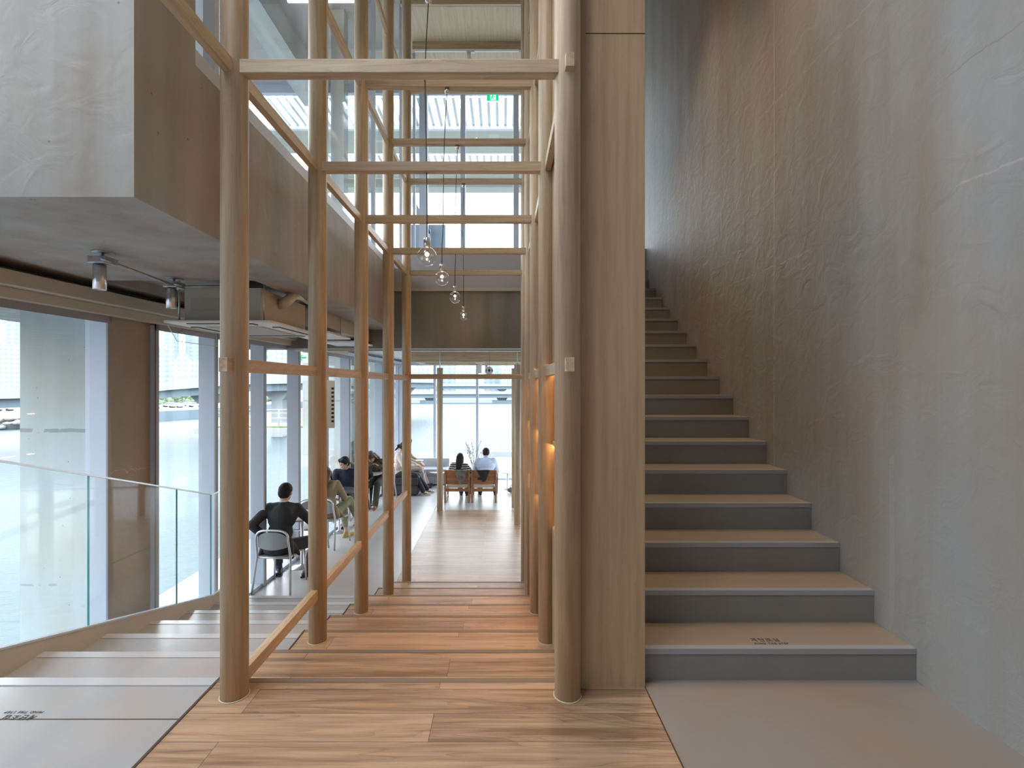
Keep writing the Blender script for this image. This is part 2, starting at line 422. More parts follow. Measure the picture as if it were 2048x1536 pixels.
# right plaster wall, core wall with shelves
struct('wall_right', MB().box(2.037, 2.35, -3, 9.0, -.3, TOP+.5), M_conc, 'tall trowelled plaster wall beside the stair')
struct('wall_core', MB().box(.62, .684, 2.314, 6.6, -1.4, TOP).box(.335, .62, 2.314, 2.36, -.3, TOP).box(.335, .62, 2.36, 6.6, 1.58, TOP), M_panel, 'tall oak faced wall between the posts and the stair')
struct('trim_5', MB().box(.40, .6845, 2.3125, 2.3145, 3.13, 3.134), M_edge)
t = thing('shelf_unit', 'oak shelf niches glowing warm behind the right post row', 'shelf', (.335, 2.36, 0))
MB().box(.0, .285, 0, 4.24, -1.4, -1.1).box(.0, .285, 0, 1.2, -1.1, .5-.02).build('base', M_panel, t)
for z in (.48, 1.05):
    MB().box(.002, .285, 0, 4.24, z, z+.025).build('shelf', M_beamY, t)
for y in (.95, 1.97, 2.99, 4.0):
    MB().box(.002, .285, y-.012, y+.012, -1.1, 1.58).build('divider', M_panel, t)
for z in (1.575, 1.045, .475):
    MB().box(.03, .05, .02, 4.2, z-.008, z).build('light_strip', M_led, t)
for y in (.3, 1.4, 2.45, 3.5):
    pass

struct('wall_back_blocker', MB().box(-3.5, 2.35, -3.2, -3.0, -.3, TOP+.1), M_greyp, 'unseen wall added behind the landing to hold back daylight')  # unseen wall behind the camera, added to block light from the open back
struct('wall_left_blocker', MB().box(-3.75, -3.5, -3.2, -.4, -1.2, 6.5).box(-3.75, -3.5, -.4, .6, 2.07, 6.5).box(-3.75, -3.5, -.4, .6, -1.2, -.1), M_greyp, 'unseen wall added left of the landing, shaped to cut daylight')  # unseen wall added here; its height and gap set how much daylight enters
# concrete gallery block at the left
BZ0, BZ1, BX = 2.217, 3.016, -1.50
struct('wall_gallery', MB().box(-6, BX, 1.971, 2.366, BZ0, TOP), M_conc2, 'grey concrete pier hanging over the left steps')
struct('trim_6', MB().box(-1.82, BX, 2.366, 6.75, BZ0, BZ1), M_conc2, 'long concrete edge beam of the gallery')
struct('ceiling_left', MB().box(-2.97, -1.82, 2.366, 3.55, BZ0, BZ1).box(-2.97, -1.82, 3.55, 6.75, 2.31, BZ1).box(-6, -2.97, 2.366, 6.75, BZ0+.012, BZ1), M_conc2, 'stained concrete ceiling over the window tables')
# cross beam at the end of the void and upstairs floor behind
struct('trim_7', MB().box(-3.9, 3, 6.75, 7.05, 1.962, 2.755), M_conc3, 'dark concrete cross beam at the end of the void')
struct('trim_8', MB().box(-1.62, 3, 6.735, 6.90, 2.755, 3.05), M_greyp, 'grey panel over the cross beam')
struct('trim_9', MB().box(-1.62, 3, 6.82, 7.0, 3.05, 3.372), mat('lavender_panel', (.40, .41, .46), .5), 'smooth grey upper panel below the windows')
struct('trim_10', MB().box(-1.62, 3, 6.71, 6.75, 2.755, 2.80), M_beige)
struct('floor_upper', MB().box(-6, 3, 7.05, 9.5, 2.5, 3.016), M_greyp)
# lower ceiling beyond the cross beam
struct('ceiling_lower', MB().box(-4, 5, 7.05, 13.5, 2.14, 2.3), M_white, 'white ceiling of the far room')
for i, (y, z0) in enumerate([(7.06, 1.95), (10.1, 1.93), (11.4, 1.95), (12.6, 1.97)]):
    tag(MB().box(-1.9 if i else -2.55, 3, y, y+.09, z0, 2.14 if i else 1.985).build('ceiling_beam', M_beamX, bevel=.003),
        ['thin oak edge strip under the dark cross beam', 'deep oak ceiling beam just behind the cross beam', 'middle oak ceiling beam of the far room', 'farthest oak ceiling beam above the end window'][i], 'beam', 'oak ceiling beams of the far room')
tag(MB().box(-1.88, -1.8, 10.2, 11.39, 1.935, 2.135).build('ceiling_beam', M_beamY, bevel=.003), 'oak ceiling beam running towards the end window at the left', 'beam')
# roof
struct('ceiling_roof', MB().box(-1.55, 2.4, -3.2, 9.4, TOP, TOP+.2), M_ceilw, 'pale oak board ceiling high above the void')
struct('ceiling_gallery', MB().box(-6, -1.55, 1.9, 9.4, TOP, TOP+.2), M_greyp)
for i, y in enumerate((5.2, 6.15, 7.12, 8.09)):
    tag(MB().box(-1.5, 2.03, y, y+.06, TOP-.14, TOP).build('roof_beam', M_beamX, bevel=.003), 'oak roof beam under the high ceiling, ' + ['nearest of the four', 'second nearest', 'third, at the top edge of the picture', 'farthest, carrying the white light track'][i], 'beam', 'oak roof beams')
# facade
def fx(Y): return -3.483+.048*Y
def facade_seg(mb, y0, y1, z0, z1, d0, d1):
    """box following the slightly skewed facade, d0..d1 = distance inwards"""
    mb.quadprism([(fx(y0)+d0, y0, z0), (fx(y0)+d1, y0, z0), (fx(y1)+d1, y1, z0), (fx(y1)+d0, y1, z0)], (0, 0, z1-z0))
def window(name, y0, y1, mull, label):
    w_ = bpy.data.objects.new(name, None); C.objects.link(w_); tag(w_, label, kind='structure')
    b = MB(); facade_seg(b, y0, y1, FL-.05, FL+.04, -.03, .12); facade_seg(b, y0, y1, 1.99, 2.07, -.03, .14)
    facade_seg(b, y0, y0+.03, FL, 2.0, -.03, .14); facade_seg(b, y1-.03, y1, FL, 2.0, -.03, .14)
    b.build('frame', M_alu, w_)
    b = MB(); facade_seg(b, y0, y1, 1.945, 2.0, .14, .155); facade_seg(b, y0-.0, y0+.035, FL, 2.0, .14, .155); facade_seg(b, y1-.035, y1, FL, 2.0, .14, .155)
    b.build('inner_trim', M_aluD, w_)
    b = MB(); facade_seg(b, y0, y1, FL, 2.0, 0, .008); b.build('pane', M_glass, w_)
    for y in mull:
        b = MB(); facade_seg(b, y-.02, y+.02, FL, 2.0, -.03, .14); b.build('mullion', M_alu, w_)
        b = MB(); facade_seg(b, y-.022, y+.022, FL, 2.0, .14, .155); b.build('mullion_trim', M_aluD, w_)
    return w_
window('window_1', .6, 3.89, [2.2], 'near left window showing the outdoor pillar')
window('window_2', 4.36, 13.19, [5.22, 6.2, 7.15, 8.17, 9.2, 10.25, 11.3, 12.3], 'long window wall of many narrow bays beside the tables')
b = MB(); facade_seg(b, 3.89, 4.36, -6, 3, -.02, .10)
struct('wall_pillar', b, concrete('brown_pillar', (.35, .295, .24), .5, .18, .3, .15, seams=[((0, 0, 1), -.01, .008, .75, .02), ((0, 0, 1), .72, .004, 1.35, .12)]), 'brown grey concrete pillar between the left windows')
b = MB(); facade_seg(b, .6, 13.19, -6, FL-.05, -.25, .1); struct('wall_left_base', b, M_concout)
b = MB(); facade_seg(b, .6, 13.19, 2.07, 3.0, -.2, .05); struct('wall_left_head', b, M_conc2)
b = MB(); facade_seg(b, .6, 8.9, 2.07, 2.165, .10, .30); facade_seg(b, .6, 8.9, 2.0, 2.07, .14, .22)
tag(b.build('blind_box', M_beige, bevel=.004), 'long beige curtain box running along the top of the left windows', 'curtain box')
# far window
w_ = bpy.data.objects.new('window_3', None); C.objects.link(w_); tag(w_, 'end window wall over the river', kind='structure')
MB().box(-2.9, 5, 13.17, 13.27, FL-.05, FL+.045).box(-2.9, 5, 13.17, 13.27, 1.985, 2.14).box(-2.9, -2.82, 13.13, 13.27, FL, 2.1).build('frame', M_alu, w_)
MB().box(-2.9, 5, 13.21, 13.218, FL, 2.0).build('pane', M_glass, w_)
for x in (-1.83, -.675, .5, 1.7): MB().box(x-.032, x+.032, 13.13, 13.27, FL, 2.0).build('mullion', M_alu, w_)
struct('wall_far_head', MB().box(-3.2, 5, 13.1, 13.5, 2.14, 2.6), M_greyp)
struct('wall_far_base', MB().box(-3.0, 5, 13.1, 13.4, -6, FL-.05), M_concout)
# upper glass partition along the gallery
w_ = bpy.data.objects.new('window_4', None); C.objects.link(w_); tag(w_, 'glass partition above the gallery beam', kind='structure')
MB().box(-1.56, -1.505, 2.366, 9.3, 3.016, 3.10).build('frame', M_alu, w_)
MB().box(-1.535, -1.527, 2.366, 9.3, 3.10, TOP).build('pane', M_glass, w_)
for y, d in ((2.55, .06), (4.17, .025), (5.74, .115), (7.3, .04), (8.4, .04)):
    MB().box(-1.505-d, -1.505, y-.02, y+.02, 3.1, TOP).build('mullion', M_alu, w_)
# upper end window
w_ = bpy.data.objects.new('window_5', None); C.objects.link(w_); tag(w_, 'high end window with the pergola behind', kind='structure')
MB().box(-6, 2, 9.25, 9.35, TOP-.16, TOP+.1).box(-6, 2, 9.25, 9.35, 3.016, 3.1).build('frame', M_alu, w_)
MB().box(-6, 2, 9.30, 9.306, 3.1, TOP-.1).build('pane', M_glass, w_)
for x, d in ((-3.6, .04), (-2.5, .04), (-1.50, .075), (-.745, .045), (.27, .05)):
    MB().box(x-d, x+d, 9.2, 9.36, 3.05, TOP-.1).build('mullion', M_alu, w_)
# gallery room behind the glass
struct('floor_gallery', MB().box(-6, -1.56, 2.366, 9.3, 2.9, 3.03), M_micro)
tag(MB().box(-3.75, -3.35, 2.5, 9.2, 6.75, TOP).build('gallery_beam', M_concout), 'pale concrete beam under the gallery ceiling behind the glass', 'beam')
tag(MB().box(-2.62, -2.42, 7.4, 7.6, 3.03, TOP).build('gallery_column', M_concout), 'pale concrete column in the room behind the upper glass', 'column')
for i, y in enumerate((3.2, 5.2, 7.2)):
    tag(MB().box(-3.2, -1.9, y, y+.04, TOP-.03, TOP).build('light_batten', mat('batten_glow%d' % i, (1, 1, 1), .3, emit=(1, .97, .9), es=2.0)), ['nearest', 'middle', 'farthest'][i]+' slim white ceiling light seen through the upper glass', 'ceiling light', 'slim gallery ceiling lights')

# ================================================================= TIMBER FRAME
BH = .032
LV = {'E': .050, 'A': 1.548, 'B': 2.918, 'C': 4.112, 'D': 5.30}
def post(name, x, y, z0, z1, label):
    m = MB().lathe([(0, z0), (PR, z0), (PR, z1), (0, z1)], n=40)
    o = m.build(name, M_post, loc=(x, y, 0)); 
    tag(o, label, 'post', 'round oak posts')
    MB().lathe([(PR+.001, z0), (PR+.006, z0), (PR+.005, z0+.004), (PR+.001, z0+.004)], n=40).build('base_ring', mat('pale_caulk', (.55, .45, .33), .6) if 'pale_caulk' not in MATS else MATS['pale_caulk'], o)
    return o
order = ['nearest', 'second nearest', 'third', 'fourth', 'fifth and last tall']
for i, y in enumerate(PX):
    z = [0, -2*RW, -4*RW, -6*RW, FL][i]
    post('timber_post', XL, y, z, TOP, '%s round oak post of the left row, rising to the roof' % order[i])
    post('timber_post', XR, y, z, TOP, '%s round oak post of the right row, against the oak wall' % order[i])
for x, y, z1, l in ((-1.27, 9.89, 1.80, 'free standing short oak post behind the left row with a thin rod on top'), (.285, 8.93, 1.83, 'nearer short oak post at the right edge of the end window'), (.262, 10.2, 1.80, 'farther short oak post at the right edge of the end window')):
    o = post('timber_post', x, y, FL, z1, l)
    MB().tube([(0, 0, z1), (0, 0, 2.14)], .008, 8).build('rod', M_steel, o)
def rail(x, y0, y1, z, label, w=.020):
    tag(MB().box(x-w, x+w, y0, y1, z-BH, z+BH).build('side_rail', M_beamY, bevel=.002), label, 'rail', 'side rails through the posts')
for s, x in (('left', XL), ('right', XR)):
    for L_, nm in (('A', 'lowest full'), ('B', 'second'), ('C', 'third'), ('D', 'highest')):
        z = LV[L_]-(.006 if L_ in 'AB' else 0)
        y0 = PX[0]-.095 if L_ in 'AB' else PX[0]
        if L_ == 'B' and s == 'left': y0 = 1.0
        rail(x, y0, PX[4]+.03, z, '%s oak rail running away through the %s row of posts' % (nm, s))
rail(XL, PX[0]+.02, PX[4]+.03, LV['E'], 'oak foot rail running through the left posts just above the steps', .022)
def cross(y, z, label):
    tag(MB().box(XL+.04, XR-.04, y-.028, y+.028, z-BH, z+BH).build('cross_beam', M_beamX, bevel=.003), label, 'beam', 'cross beams between the post rows')
for i in range(5): cross(PX[i]-.012, LV['B']+.0, '%s oak cross beam of the lower level, between the two %s posts' % (['nearest and widest', 'second', 'third', 'fourth', 'fifth'][i], order[i]))
for i in (1, 2, 3, 4): cross(PX[i]-.012, LV['C'], 'upper level oak cross beam between the %s posts%s' % (order[i], ', a glass globe lamp hanging from it'))
cross(PX[4]-.012, LV['D'], 'highest oak cross beam, level with the green sign')
cross(PX[4]-.012, LV['A']+.012, 'head height oak cross beam in front of the end window')

# ================================================================= LIGHT FITTINGS
# globe pendants
lampx = [854, 884, 910, 927]; lampy = [513, 557, 595, 632]; kink = [(850, 168), (887, 345), (911, 430), (926, 475)]; canx = [857, 894, 915, 927]
for i in range(4):
    Y = PX[i+1]-.012
    c = W(lampx[i], lampy[i], Y); top = V((W(canx[i], 0, Y).x, Y, LV['C']-BH))
    t = thing('pendant_lamp', ['nearest and largest looking', 'second', 'third', 'farthest and smallest looking'][i]+' clear glass globe pendant on a black cord', 'pendant lamp', c, 0, 'glass globe pendants')
    R = .064
    MB().lathe([(.018, R*.96)]+[(R*math.sin(a), R*math.cos(a)) for a in [math.radians(q) for q in range(20, 181, 8)]]+[(0, -R)], n=40).build('globe', M_glob, t)
    MB().lathe([(0, R*.93), (.0225, R*.93), (.0225, R*.93+.062), (.019, R*.93+.066), (0, R*.93+.066)], n=28).build('socket', M_steel, t)
    b = MB().ell((0, 0, .020), (.0075, .0075, .010), n=12); b.build('bulb', M_bulb, t)
    k = W(kink[i][0], kink[i][1], Y)-c; tp = top-c
    MB().tube([(0, 0, R+.055), (0, 0, .30), k*.5+V((.004, 0, 0)), k, k*.6+tp*.4+V((-.004, 0, 0)), tp-V((0, 0, .03))], .0035, 8).build('cord', M_black, t)
    MB().lathe([(0, -.052), (.006, -.052), (.006, -.045), (.021, -.045), (.021, 0), (0, 0)], tp, n=24).build('canopy', M_steel, t)
    MB().tube([k+V((-.02, 0, .1)), k, k+V((.0, 0, -.04))], .0022, 6).build('loose_cord_end', M_black, t)
    d = bpy.data.lights.new('globe_light', 'POINT'); d.energy = .7; d.color = WARM; d.shadow_soft_size = .02
    lo = bpy.data.objects.new('globe_light', d); C.objects.link(lo); lo.location = c+V((0, 0, -.02))
# ceiling spot cans on the left with junction boxes
def can_spot(x, y, zc, label):
    t = thing('ceiling_spot', label, 'spotlight', (x, y, zc), 0, 'metal spot cans')
    MB().lathe([(0, 0), (.055, 0), (.055, -.004), (0, -.004)], n=24).build('ceiling_plate', M_galv, t)
    MB().box(-.05, .05, -.05, .05, -.07, -.03).build('junction_box', M_galv, t, bevel=.004)
    MB().tube([(0, 0, -.004), (.01, -.02, -.02), (.04, -.055, -.05), (.07, -.03, -.06)], .009, 10).build('flexible_conduit', M_galv, t)
    MB().lathe([(0, -.075), (.0325, -.075), (.0325, -.215), (.028, -.215), (.028, -.2), (0, -.2)], (-.02, 0, 0), n=28).build('can', M_steel, t)
    MB().lathe([(0, -.07), (.015, -.07), (.015, -.078), (0, -.078)], (-.02, 0, 0), n=16).build('neck', M_black, t)
    MB().lathe([(0, -.199), (.027, -.199), (.027, -.1995), (0, -.1995)], (-.02, 0, 0), n=16).build('lens', mat('spot_lens', (.05, .05, .05), .2) if 'spot_lens' not in MATS else MATS['spot_lens'], t)
can_spot(-2.31, 2.80, BZ0, 'nearer silver can spotlight under the left concrete ceiling')
can_spot(-2.36, 3.48, BZ0, 'farther silver can spotlight in front of the air conditioner')
tag(MB().tube([(-2.27, 2.84, BZ0-.055), (-2.34, 3.44, BZ0-.055)], .0085, 10).tube([(-2.32, 3.52, BZ0-.05), (-2.2, 3.62, BZ0-.03), (-2.0, 3.66, BZ0-.02)], .0085, 10).build('conduit', M_galv), 'thin galvanised conduit joining the two silver spotlights', 'conduit')
# track with white spot high up
t = thing('light_track', 'white light track under the farthest roof beam with one lit spot', 'light track', (0, 8.09, TOP-.14))
MB().box(-1.46, .28, -.018, .018, -.03, 0).build('track', M_white, t)
MB().box(-.60, -.46, -.02, .02, -.05, -.03).build('adapter', M_white, t)
MB().lathe([(0, -.05), (.034, -.05), (.034, -.24), (.028, -.24), (0, -.235)], (-.555, 0, 0), n=24).build('spot_can', M_white, t)
MB().lathe([(0, -.236), (.027, -.242), (0, -.243)], (-.555, 0, 0), n=16).build('lamp_face', M_lamp, t)
t = thing('light_track', 'white light track under the far room ceiling with two cylindrical spots', 'light track', (0, 10.75, 1.98))
MB().box(-1.75, .9, -.018, .018, -.03, 0).build('track', M_white, t)
for x in (-.49,):
    MB().box(x-.10, x+.10, -.02, .02, -.055, -.03).build('adapter', M_white, t)
    MB().lathe([(0, -.05), (.043, -.05), (.043, -.27), (.036, -.27), (0, -.262)], (x, 0, 0), n=24).build('spot_can', M_white, t)
MB().lathe([(0, -.03), (.03, -.03), (.03, -.22), (0, -.215)], (-.375, .9, -.02), n=24).build('spot_can', M_white, t)
MB().tube([(-.375, .9, -.03), (-.375, .9, .16)], .008).build('stem', M_white, t)
# small glowing cone spot left
c = W(680, 692, 7.6)
t = thing('cone_spot', 'small lit ceiling spot with a bright cone above the window tables', 'spotlight', c)
MB().tube([(0, 0, .1), (0, 0, .78)], .006).tube([(0, 0, .05), (0, 0, .13)], .022, 16).build('stem', M_white, t)
MB().lathe([(.02, .055), (.075, -.035), (.07, -.035), (.018, .05)], n=24).build('shade', M_lamp, t)
# green signs
M_green = mat('sign_green', (.0, .42, .20), .4, emit=(.0, .75, .35), es=.55)
M_signw = mat('sign_white', (.9, .95, .92), .4, emit=(.9, 1, .95), es=.55)
c = W(985.5, 195.5, 8.6)
t = thing('exit_sign', 'green and white running figure sign hanging high before the end window', 'sign', c)
MB().box(-.105, .105, 0, .02, -.068, .068).build('housing', M_signw, t, bevel=.004)
MB().box(-.105, -.045, -.003, 0, -.05, .066).box(.055, .105, -.003, 0, -.05, .066).box(-.045, .055, -.003, 0, .05, .066).box(-.105, .105, -.003, 0, -.056, -.046).build('green_field', M_green, t)
b = MB().ell((.0, -.004, .042), (.012, .004, .012), n=10)
b.tube([(0, -.004, .03), (-.012, -.004, 0)], .009, 8).tube([(-.012, -.004, 0), (.015, -.004, -.012), (.02, -.004, -.04)], .006, 8).tube([(-.012, -.004, 0), (-.028, -.004, -.02), (-.05, -.004, -.045)], .006, 8)
b.tube([(0, -.004, .026), (.02, -.004, .012), (.04, -.004, .022)], .005, 8).tube([(0, -.004, .026), (-.022, -.004, .02), (-.03, -.004, .0)], .005, 8)
b.build('running_figure', M_green, t)
MB().tube([(0, .01, .068), (0, .01, TOP-c.z)], .006).build('rod', M_steel, t)
c = W(606, 715.5, 7.9)
t = thing('exit_sign', 'white sign with a green left arrow hanging before the window wall', 'sign', c)
MB().box(-.13, .13, 0, .02, -.085, .085).build('housing', M_signw, t, bevel=.004)
MB().quadprism([(-.075, -.003, 0), (-.02, -.003, .045), (.0, -.003, .045), (-.035, -.003, .012), (.055, -.003, .012), (.055, -.003, -.012), (-.035, -.003, -.012), (0, -.003, -.045), (-.02, -.003, -.045)], (0, .003, 0)).build('arrow', M_green, t)
MB().tube([(0, .01, .085), (0, .01, .42)], .006).build('rod', M_steel, t)
# cassette air conditioner
t = thing('air_conditioner', 'beige ceiling cassette air conditioner with a white louvred face', 'air conditioner', (-2.12, 4.15, 1.90))
MB().box(-.33, .26, -.42, .42, .05, .30).box(-.35, .28, -.44, .44, .035, .05).build('casing', M_beige, t, bevel=.004)
MB().box(-.28, -.06, -.424, -.42, .12, .22).build('access_plate', mat('beige_plate', (.42, .385, .32), .5), t)
MB().quadprism([(-.40, -.56, .035), (.41, -.56, .035), (.40, .50, .035), (-.40, .50, .035)], (0, 0, -.022)).build('face_panel', M_offw, t, bevel=.01)
for (x0, x1, y0, y1) in ((-.25, .25, -.52, -.44), (-.25, .25, .38, .45), (-.36, -.30, -.3, .3), (.29, .35, -.3, .3)):
    MB().box(x0, x1, y0, y1, .008, .0135).build('louvre', M_black, t)
    MB().box(x0+.01, x1-.01, y0+.012, y1-.012, .004, .009).build('louvre_flap', M_offw, t)
MB().box(-.22, .22, -.32, .30, .007, .014).build('intake_grille', mat('grille', (.45, .43, .39), .6), t)
for x, y in ((-.35, -.45), (.3, -.45), (.3, .45)): MB().tube([(x, y, .03), (x, y, .41 if y > 0 or 1 else .3)], .006).build('hanger', M_galv, t)
MB().quadprism([(-.39, -.52, .0), (-.39, .10, .0), (-.36, .06, -.115), (-.36, -.46, -.115)], (.004, 0, .0)).build('wind_deflector', M_glassb, t)
MB().tube([(-.39, -.52, .0), (-.39, .10, .0), (-.36, .06, -.115), (-.36, -.46, -.115), (-.39, -.52, 0)], .0025, 6).build('deflector_rim', M_white, t)
tag(MB().tube([(-1.86, 4.05, 2.12), (-1.78, 4.0, 2.14), (-1.76, 4.1, 2.22), (-1.80, 4.35, 2.25), (-1.86, 4.9, 2.25)], [.04, .042, .04, .042, .04], 14).build('duct_hose', M_offw), 'white wrapped hose bending up from the air conditioner', 'hose')
t = thing('ventilation_duct', 'long beige sheet metal duct hanging beyond the air conditioner', 'duct', (-2.04, 5.0, 2.0))
MB().box(-.2, .19, 0, 2.4, .06, .24).build('duct_body', M_beige, t, bevel=.003)
for y in (.5, 1.2, 1.9): MB().tube([(.205, y, -.01), (.205, y, .31)], .005).build('hanger', M_galv, t)
for y in (.0, 1.1): MB().box(-.26, .24, y+.02, y+.75, -.01, .012).build('diffuser_plate', M_white, t, bevel=.004)
# ceiling hung wall speaker (white slotted box)
t = thing('wall_speaker', 'tall white slotted speaker box mounted high at the window wall', 'speaker', (-2.87, 8.05, 1.13), .5)
MB().box(-.075, .075, -.05, .05, -.395, .395).build('case', M_offw, t, bevel=.008)
for k in range(9): MB().box(.02, .06, -.053, -.049, -.30+k*.068, -.265+k*.068).build('slot', M_black, t)
MB().box(-.01, .01, .05, .15, -.2, .2).build('bracket', M_galv, t)

# ================================================================= BALUSTRADE
t = thing('glass_balustrade', 'frameless glass balustrade on a beige steel stringer beside the left steps', 'balustrade')
pts = []
def sz(Y): return -RC/.525*(Y-2.389)+.078
kY = 4.93
def strip(mb, y0, y1, zb, zt, dx0, dx1):
    xa, xb_ = (xs(y0), xs(y1)) if y1 <= kY+.001 else (xs(kY), xs(kY)+.0)
    a = [(xa+dx0, y0, zb(y0)), (xb_+dx0, y1, zb(y1)), (xb_+dx0, y1, zt(y1)), (xa+dx0, y0, zt(y0))]
    b2 = [(p_[0]+dx1-dx0, p_[1], p_[2]) for p_ in a]
    va = [mb.bm.verts.new(q) for q in a]; vb = [mb.bm.verts.new(q) for q in b2]
    mb._f(va); mb._f(vb[::-1])
    for i in range(4): mb._f([va[i], va[(i+1) % 4], vb[(i+1) % 4], vb[i]])
zk = sz(kY)
b = MB(); strip(b, 1.0, kY, lambda y: sz(y)-.32, sz, -.03, 0)
strip(b, kY, 5.6, lambda y: FL-.1, lambda y: zk, -.03, 0); b.build('stringer', M_beige, t)
b = MB(); strip(b, 1.0, kY, lambda y: sz(y), lambda y: sz(y)+.012, -.035, .003); b.build('glass_shoe', M_alu, t)
js = [1.0, 2.25, 3.295, 4.33, kY, 5.42]
for i in range(5):
    y0, y1 = js[i]+.006, js[i+1]-.006
    zt_ = (lambda y: sz(y)+1.03) if i < 4 else (lambda y: zk+1.03)
    zb_ = sz if i < 4 else (lambda y: zk)
    b = MB(); strip(b, y0, y1, zb_, zt_, -.021, -.009); g = b.build('glass_panel', M_glassb, t)
    if i < 4:
        b = MB(); strip(b, y1-.001, y1+.004, zb_, zt_, -.021, -.009); b.build('panel_edge', M_glassE, g)
b = MB(); strip(b, 1.0, kY, lambda y: sz(y)+1.03, lambda y: sz(y)+1.042, -.022, -.006); strip(b, kY, 5.42, lambda y: zk+1.03, lambda y: zk+1.042, -.022, -.006)
b.build('cap_rail', M_steel, t)
# ================================================================= FURNITURE
def make_chair():
    t = thing('metal_chair', '', 'chair', (0, 0, 0), 0, 'aluminium tube chairs')
    arc = []
    for k in range(0, 181, 15):
        a = math.radians(k); sx = math.cos(a); sz_ = math.sin(a)
        px = .205*(abs(sx)**.6)*(1 if sx >= 0 else -1); pz = .66+.125*(sz_**.6 if sz_ > 0 else 0)
        arc.append((px, -.245, pz))
    pts = [(.245, -.27, 0), (.215, -.20, .44)]+arc+[(-.215, -.20, .44), (-.245, -.27, 0)]
    MB().tube(pts, .0135, 10).build('back_hoop', M_silver, t)
    for s in (1, -1): MB().tube([(.20*s, .19, .44), (.215*s, .215, 0)], .0125, 10).build('leg', M_silver, t)
    b = MB(); n = 9
    for k in range(n):
        u0, u1 = -1+2*k/n, -1+2*(k+1)/n
        def q(u, z): return (.185*u, -.262+.03*u*u, z)
        top = lambda u: .765-.07*abs(u)**3
        bot = lambda u: .575-.03*(1-u*u)
        a = [q(u0, bot(u0)), q(u1, bot(u1)), q(u1, top(u1)), q(u0, top(u0))]
        b.quadprism(a, (0, .006, 0))
    bmesh.ops.remove_doubles(b.bm, verts=b.bm.verts, dist=1e-5)
    b.build('backrest', M_chairp, t, smooth=False)
    MB().quadprism([(-.205, -.19, .43), (.205, -.19, .43), (.21, .20, .435), (-.21, .20, .435)], (0, 0, .016)).build('seat', M_chairp, t, bevel=.006)
    MB().tube([(-.2, -.2, .43), (.2, -.2, .43), (.2, .19, .43), (-.2, .19, .43), (-.2, -.2, .43)], .011, 8).build('seat_frame', M_silver, t)
    return t
ch = make_chair(); first = [True]
def chair(x, y, rz, label):
    if first[0]:
        first[0] = False; ch.location = (x, y, FL); ch.rotation_euler = (0, 0, rz); ch['label'] = label; return ch
    return dup(ch, (x, y, FL), rz, label)
chair(-2.82, 6.20, -.06, 'aluminium chair in the foreground carrying the person in the black suit')
chair(-2.93, 7.34, PI+.2, 'empty aluminium chair facing the person in the black suit, partly behind a post')
chair(-2.78, 7.85, -.25, 'aluminium chair under the person in the beige coat')
chair(-2.96, 9.25, PI+.15, 'aluminium chair under the person in the navy sweater')
chair(-2.95, 9.80, .0, 'aluminium chair under the person with long black hair')
chair(-2.66, 10.62, PI-.3, 'aluminium chair under the person in the camouflage jacket')

def round_table(x, y, h, r, rb, mt, label):
    t = thing('round_table', label, 'table', (x, y, FL), 0, 'round pedestal tables')
    MB().lathe([(0, h-.022), (r-.006, h-.022), (r, h-.016), (r, h-.004), (r-.004, h), (0, h)], n=48).build('tabletop', mt, t)
    MB().lathe([(0, 0), (rb, 0), (rb, .006), (.03, .012), (.022, .03), (.022, h-.022), (0, h-.022)], n=36).build('pedestal', M_silver, t)
    return t
M_tw = mat('pale_table_top', (.62, .60, .57), .3); M_td = mat('dark_table_top', (.10, .10, .11), .2)
round_table(-2.86, 6.92, .72, .30, .20, M_tw, 'round pale table in front of the person in the black suit')
round_table(-2.88, 8.55, .72, .31, .20, M_td, 'round dark table between the beige coat and the navy sweater')
round_table(-2.82, 10.22, .72, .28, .20, M_tw, 'round pale table before the person in the camouflage jacket')
round_table(.137, 12.0, .42, .155, .14, M_white, 'small low white side table beside the right wooden armchair')
round_table(-1.62, 12.45, .36, .26, .22, M_white, 'low white round table by the grey sofa')
# small things on tables
zt = FL+.72
tag(MB().box(-.09, .09, -.06, .06, 0, .012).box(-.07, .08, -.05, .07, .012, .02).build('papers', M_white, loc=(-2.74, 6.9, zt)), 'white papers lying on the pale table by the black suit', 'papers')
def cup(x, y, z, label, m=None, s=1):
    return tag(MB().lathe([(0, .0), (.026*s, 0), (.036*s, .075*s), (.033*s, .075*s), (.024*s, .006), (0, .006)], n=20).build('cup', m or M_white, loc=(x, y, z)), label, 'cup', 'cups on the tables')
cup(-2.93, 6.98, zt, 'white cup on the pale table in front of the black suit')
cup(-2.80, 10.2, zt, 'white cup on the table before the camouflage jacket')
cup(-2.95, 8.45, zt, 'clear glass on the dark table beside the beige coat', M_glassb)
t = thing('drinking_glass', 'clear glass with thin straws on the small low side table', 'glass', (.17, 11.98, FL+.42))
MB().lathe([(0, 0), (.022, 0), (.03, .11), (.028, .11), (.02, .005), (0, .005)], n=20).build('tumbler', M_glassb, t)
for k in range(3): MB().tube([(0, 0, .01), (-.05+.04*k, .01*k, .26-.02*k)], .002, 6).build('straw', M_galv, t)

